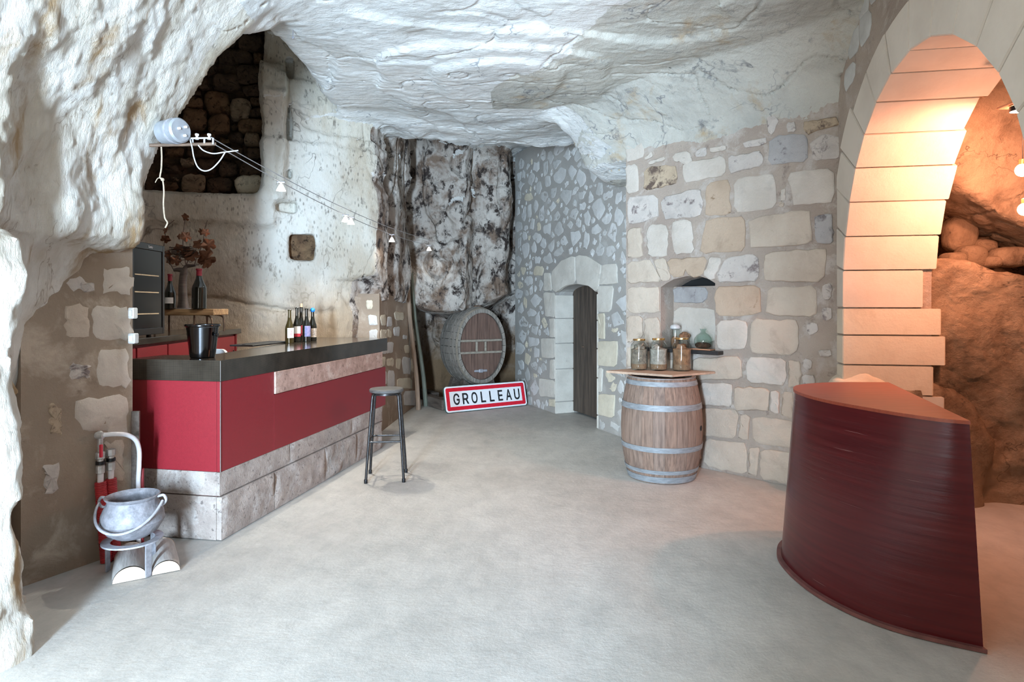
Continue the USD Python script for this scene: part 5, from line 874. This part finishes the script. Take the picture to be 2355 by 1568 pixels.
part(j1, 'root', tube(spline([(-0.062, -0.03, 0.17), (-0.03, -0.045, 0.205), (0.01, -0.04, 0.225), (0.035, -0.02, 0.25)]), 0.008, 8), 'pole_brown', True)
jar('lidded glass jar of grey and white stony soil, middle on the barrel board', 1514.5, 5.88, 0.0825, 0.298, 'soil', 'soil_pale', 2)
jar('lidded glass jar of rusty red soil, right on the barrel board', 1568, 5.83, 0.0860, 0.306, 'soil', 'soil_rust', 3)
# dark shelf in the niche and its objects
s0, s1 = line_s(1488, AS0, ASD), line_s(1664, AS0, ASD); z_sh = 1.103
ns = thing('niche_shelf', 'thin black slate shelf at the foot of the wall niche', 'shelf', (*(AS0 + ASD * (s0 + s1) / 2), z_sh - 0.034))
R2 = Ra
part(ns, 'slab', move(cbox(s1 - s0, 0.034, 0.10, 0.003, (0, 0.017, 0.051)), (0, 0, 0), R2), 'slate')
sa, sb = bx[0] + 0.01, bx[2] - 0.01; part(ns, 'inner_slab', move(cbox(sb - sa, 0.034, 0.21, 0.003, ((sa + sb) / 2 - (s0 + s1) / 2, 0.017, -0.106)), (0, 0, 0), R2), 'slate')
def niche_pt(px, dn): q = AS0 + ASN * dn; s = line_s(px, q, ASD); return q + ASD * s
q = niche_pt(1617, -0.035); pt = thing('copper_tray', 'flat reddish copper tray under the green vase', 'tray', (q[0], q[1], z_sh + 0.0005), math.degrees(math.atan2(ASD[1], ASD[0])))
part(pt, 'tray', cbox(0.24, 0.17, 0.006, 0.002, (0.0, 0.0, 0.003)), 'copper_plate'); part(pt, 'raised_edge', cbox(0.24, 0.006, 0.012, 0.002, (0, -0.085, 0.006)), 'copper_plate')
vs = thing('glass_vase', 'round green glass vase with narrow neck in the niche', 'vase', (q[0], q[1], z_sh + 0.0075))
R_ = 0.083; part(vs, 'glass', lathe([(0, 0.001), (0.04, 0), (0.066, 0.015), (0.080, 0.045), (0.083, 0.075), (0.076, 0.105), (0.056, 0.132), (0.030, 0.148), (0.022, 0.158), (0.022, 0.170), (0.032, 0.185), (0.034, 0.188)], 36), 'vase_glass', 50)
part(vs, 'contents', lump((0, 0, 0.034), (0.068, 0.068, 0.026), 0.02, 8, sub=3), 'potpourri', 40, label='dark dried contents at the bottom')
q = niche_pt(1553, -0.05); t = thing('storage_jar', 'tall clear glass storage jar with stopper in the niche', 'jar', (q[0], q[1], z_sh + 0.0005))
part(t, 'glass', lathe([(0, 0.001), (0.044, 0), (0.050, 0.006), (0.050, 0.165), (0.045, 0.18), (0.045, 0.19)], 28), 'jar_glass', 50); part(t, 'stopper', lathe([(0.030, 0.18), (0.048, 0.19), (0.050, 0.205), (0.040, 0.222), (0.015, 0.232), (0, 0.233)], 24), 'plastic_grey', 40); part(t, 'contents', lump((0, 0, 0.06), (0.041, 0.041, 0.055), 0.02, 9, sub=3), 'soil_rust', 40)
q = niche_pt(1574, -0.07); t = thing('dried_flower_bunch', 'small bunch of rusty dried flower heads beside the storage jar', 'dried flowers', (q[0], q[1], z_sh + 0.0005))
part(t, 'pot', lathe([(0, 0.001), (0.03, 0), (0.038, 0.09), (0.034, 0.09), (0.027, 0.01), (0, 0.01)], 20), 'soil_pale', 40)
for k, (x, y, z) in enumerate(((0, 0, .135), (.028, .01, .12), (-.026, -.005, .118), (.005, -.026, .115), (-.01, .024, .125))): part(t, 'flower_head', lump((x, y, z), (0.026, 0.026, 0.022), 0.02, 40 + k, sub=2), 'soil_rust', 40)

# ------------------------------------------------------------------ the curved lacquered counter
top_c = [(1.99, 2.736), (1.905, 2.80), (1.82, 2.93), (1.745, 3.11), (1.675, 3.33), (1.655, 3.57), (1.695, 3.80), (1.83, 4.00), (2.10, 4.12), (2.46, 4.12)]
def flare(t): return spline(np.array(t), 8)
tc_ = flare(top_c); cen = np.array([2.12, 3.45])
base_c = flare([(2.075, 2.775), (1.93, 2.86), (1.79, 2.965), (1.68, 3.12), (1.605, 3.34), (1.59, 3.60), (1.635, 3.83), (1.78, 4.05), (2.09, 4.175), (2.46, 4.17)])
cn = thing('curved_counter', 'half-round dark red lacquered counter before the stone arch', 'counter', (cen[0], cen[1], 0))
ZT = 1.018; V = []; nz_ = 14
for q in np.linspace(0, 1, nz_):
    c_ = base_c * (1 - q) + (tc_ + (cen - tc_) * 0.012) * q; V.append(np.c_[c_, np.full(len(c_), q * (ZT - 0.016))])
n_ = len(tc_); V = np.vstack(V); Fq = []
for i in range(nz_ - 1):
    for j in range(n_ - 1): Fq += [[i * n_ + j, (i + 1) * n_ + j + 1, i * n_ + j + 1], [i * n_ + j, (i + 1) * n_ + j, (i + 1) * n_ + j + 1]]
for i in range(nz_ - 1): a, b = i * n_, i * n_ + n_ - 1; Fq += [[a, b, b + n_], [a, b + n_, a + n_]]
body = tm(V, Fq); body.invert(); part(cn, 'curved_front', body, 'lacquer', 40, True)
part(cn, 'top', prism(Polygon(tc_), ZT - 0.016, ZT), 'lacquer_top', 30, True, label='reddish brown varnished wooden top')
ring = Polygon(base_c).buffer(0.004); sk = Polygon(np.vstack([base_c, base_c[::-1] + (base_c[::-1] - cen) / np.linalg.norm(base_c[::-1] - cen, axis=1, keepdims=True) * 0.026]))
if not sk.is_valid: sk = sk.buffer(0)
part(cn, 'foot_rail', prism(sk if sk.geom_type == 'Polygon' else max(sk.geoms, key=lambda g: g.area), 0.0, 0.018), 'counter_foot', 30, True, label='scuffed flat rail around the foot')

# ------------------------------------------------------------------ cables and lamps
cyl = thing('transformer', 'round pale grey transformer housing on the rock edge, upper left', 'transformer', at(400, 302, 3.93), -25)
Rc = rotm(math.pi / 2, [0, 1, 0]); part(cyl, 'housing', move(lathe([(0, -0.09), (0.070, -0.09), (0.075, -0.084), (0.075, 0.04), (0.0765, 0.042), (0.0765, 0.055), (0.072, 0.06), (0.066, 0.066), (0, 0.066)], 36), (0, 0, 0), Rc), 'canister', 40)
part(cyl, 'clamp_band', move(lathe([(0.0752, 0.0), (0.079, 0.0), (0.079, 0.018), (0.0752, 0.018)], 36), (0, 0, 0), Rc), 'iron_pale', 40)
for k, (y, z) in enumerate(((0.025, 0.025), (-0.02, 0.005), (0.02, -0.03))): part(cyl, 'terminal', move(lathe([(0, 0), (0.008, 0), (0.008, 0.014), (0, 0.014)], 10), (0.066, y, z), Rc), 'ceramic', 40)
b0, b1 = at(366, 334, 3.93), at(497, 331, 4.02); bkx = thing('cable_bracket', 'rusty iron bracket with white insulators holding the lamp cables', 'bracket', b0)
part(bkx, 'bar', tube([b0 - [0.06, 0, 0], b1], 0.011, 8), 'iron_rusty', 40, True); part(bkx, 'rail', tube([at(440, 318, 3.97), at(488, 317, 4.01)], 0.006, 8), 'dusty', 40, True)
for x in (453, 481): part(bkx, 'insulator', move(lathe([(0, 0), (0.011, 0), (0.011, 0.012), (0.007, 0.016), (0.007, 0.022), (0.012, 0.026), (0.012, 0.036), (0, 0.04)], 16), at(x, 321, 3.99)), 'ceramic', 40, True)
for x in (443, 470, 490): part(bkx, 'post', tube([at(x, 332, 4.0), at(x, 317, 4.0)], 0.006, 8), 'dusty', 40, True)
def cable_path(a, b, sag, n=40): q = np.linspace(0, 1, n)[:, None]; pth = a + (b - a) * q; pth[:, 2] -= sag * 4 * q[:, 0] * (1 - q[:, 0]); return pth
E0, E1 = at(488, 318, 4.0), at(497, 334, 4.0); Z0, Z1 = at(1012, 556, 9.35), at(998, 566, 9.35)
cp0, cp1 = cable_path(E0, Z0, 0.10), cable_path(E1, Z1, 0.10)
def pxof(P_): return CX + F * P_[:, 0] / P_[:, 1]
for lab, pth in (('upper thin lamp cable running to the recess rock', cp0), ('lower thin lamp cable running to the recess rock', cp1)):
    t = thing('lamp_cable', lab, 'cable', pth[0], 0, 'pair of lamp cables'); part(t, 'wire', tube(pth, np.linspace(0.0034, 0.003, len(pth)), 6), 'cable', True, True); part(t, 'anchor', tube([pth[-1], pth[-1] + [0.02, 0.22, 0.02]], 0.008, 6), 'iron_rusty', 30, True)
t = thing('slack_wire', 'dusty white wire looping loosely below the bracket', 'wire', at(440, 330, 3.98)); lp = [at(x, y, 3.98) for x, y in ((436, 316), (442, 340), (446, 362), (455, 384), (470, 393), (487, 388), (505, 370), (518, 350))]
part(t, 'loop', tube(spline(lp), 0.0045, 8), 'dusty', True, True); part(t, 'upper_loop', tube(spline([at(x, y, 3.99) for x, y in ((456, 334), (468, 346), (490, 353), (515, 350), (548, 346))]), 0.0045, 8), 'dusty', True, True)
part(t, 'tie', tube(spline([at(x, y, 3.98) for x, y in ((430, 300), (436, 312), (440, 320))]), 0.003, 6), 'dusty', True, True)
def lamp(label, px, drop):
    i = int(np.argmin(np.abs(pxof(cp1) - px))); pp = cp1[i] * 0.5 + cp0[int(np.argmin(np.abs(cp0[:, 1] - cp1[i][1])))] * 0.5; pp = cp1[i]
    t = thing('cable_lamp', label, 'lamp', pp + np.array([0, 0, -drop]), 0, 'small halogen lamps on the cables')
    part(t, 'holder', tube([(0, 0, drop), (0, 0, 0.012)], 0.004, 8), 'iron_pale'); part(t, 'clip', tube([(-0.03, 0, drop), (0.03, 0, drop)], 0.006, 8), 'iron_pale')
    rf = part(t, 'reflector', lathe([(0.006, 0.016), (0.014, 0.010), (0.025, -0.012), (0.036, -0.036), (0.034, -0.036), (0.023, -0.012), (0.012, 0.008), (0.006, 0.014)], 24), 'reflector_lit', 40)
    part(rf, 'bulb', move(trimesh.creation.icosphere(subdivisions=2, radius=0.013), (0, 0, -0.012)), 'bulb_lit' if px < 850 else 'bulb_dim', True)
for lab, px, dr in (('lit halogen lamp nearest the bracket on the cables', 637, 0.03), ('lit halogen lamp in the middle of the cables, left of a close pair', 788, 0.03), ('lit halogen lamp in the middle of the cables, right of a close pair', 812, 0.03), ('lit halogen lamp before the left edge of the recess', 902, 0.05), ('lit halogen lamp at the far end of the cables', 986, 0.04)): lamp(lab, px, dr)
rp = [at(x, y, 3.92) for x, y in ((371, 338), (372, 360), (371, 388), (368, 408), (374, 413), (377, 440), (376, 470), (379, 500), (385, 512), (380, 524))]; t = thing('hanging_rope', 'frayed pale rope hanging down from the bracket', 'rope', rp[0]); part(t, 'rope', tube(spline(rp), 0.005, 8), 'rope', True, True); part(t, 'knot', move(trimesh.creation.icosphere(subdivisions=2, radius=0.011), rp[4]), 'rope', True, True); part(t, 'frayed_end', tube(spline([rp[3], at(362, 411, 3.92), at(357, 420, 3.92)]), 0.003, 6), 'rope', True, True)
h0 = at(673, 18, 4.9); h1 = at(674, 86, 4.9); t = thing('ceiling_hook', 'thin iron wire hanging from the ceiling above the bar', 'hook', h1); part(t, 'wire', tube([h0 + [0, 0, 0.25], h0, h1], 0.003, 6), 'iron', 30, True); part(t, 'eye', move(lathe([(0.004, -0.003), (0.010, -0.003), (0.010, 0.003), (0.004, 0.003), (0.004, -0.003)], 14), h1, rotm(math.pi / 2, [1, 0, 0])), 'iron', 30, True)
# lamps beyond the arch
for lab, px, py, Y in (('round glowing warm globe lamp, upper of two beyond the arch', 2352, 391, 4.15), ('round glowing warm globe lamp, lower of two beyond the arch', 2358, 481, 4.15)):
    q = at(px, py, Y); t = thing('globe_lamp', lab, 'lamp', q, 0, 'warm globes beyond the arch'); part(t, 'globe', trimesh.creation.icosphere(subdivisions=3, radius=0.043), 'globe_lit', True); part(t, 'cap', move(lathe([(0.012, 0.035), (0.022, 0.038), (0.022, 0.07), (0, 0.075)], 16), (0, 0, 0)), 'gold', 40); part(t, 'cord', tube([(0, 0, 0.07), (0, 0, 0.95 if py < 430 else 1.2)], 0.003, 6), 'black_metal')
q = at(2344, 252, 3.9); t = thing('arch_spotlight', 'copper-coloured spotlight on a plate inside the arch', 'lamp', q, 0)
part(t, 'plate', cbox(0.16, 0.16, 0.012, 0.003, (0, 0, 0.03)), 'copper_plate'); part(t, 'ring', move(lathe([(0.042, -0.01), (0.05, -0.01), (0.05, 0.02), (0.042, 0.02), (0.042, -0.01)], 28), (0.0, 0, 0)), 'black_metal', 40); part(t, 'stem', tube([(0, 0, 0.03), (0, 0, 0.5)], 0.008, 8), 'black_metal')
spot('arch_lamp_glow', at(2344, 262, 3.9), (2.95, 4.80, 1.95), 0.05, 900, 78, WARM)
ball('globe_glow', tuple(at(2352, 436, 4.15)), 0.05, 340, WARM)
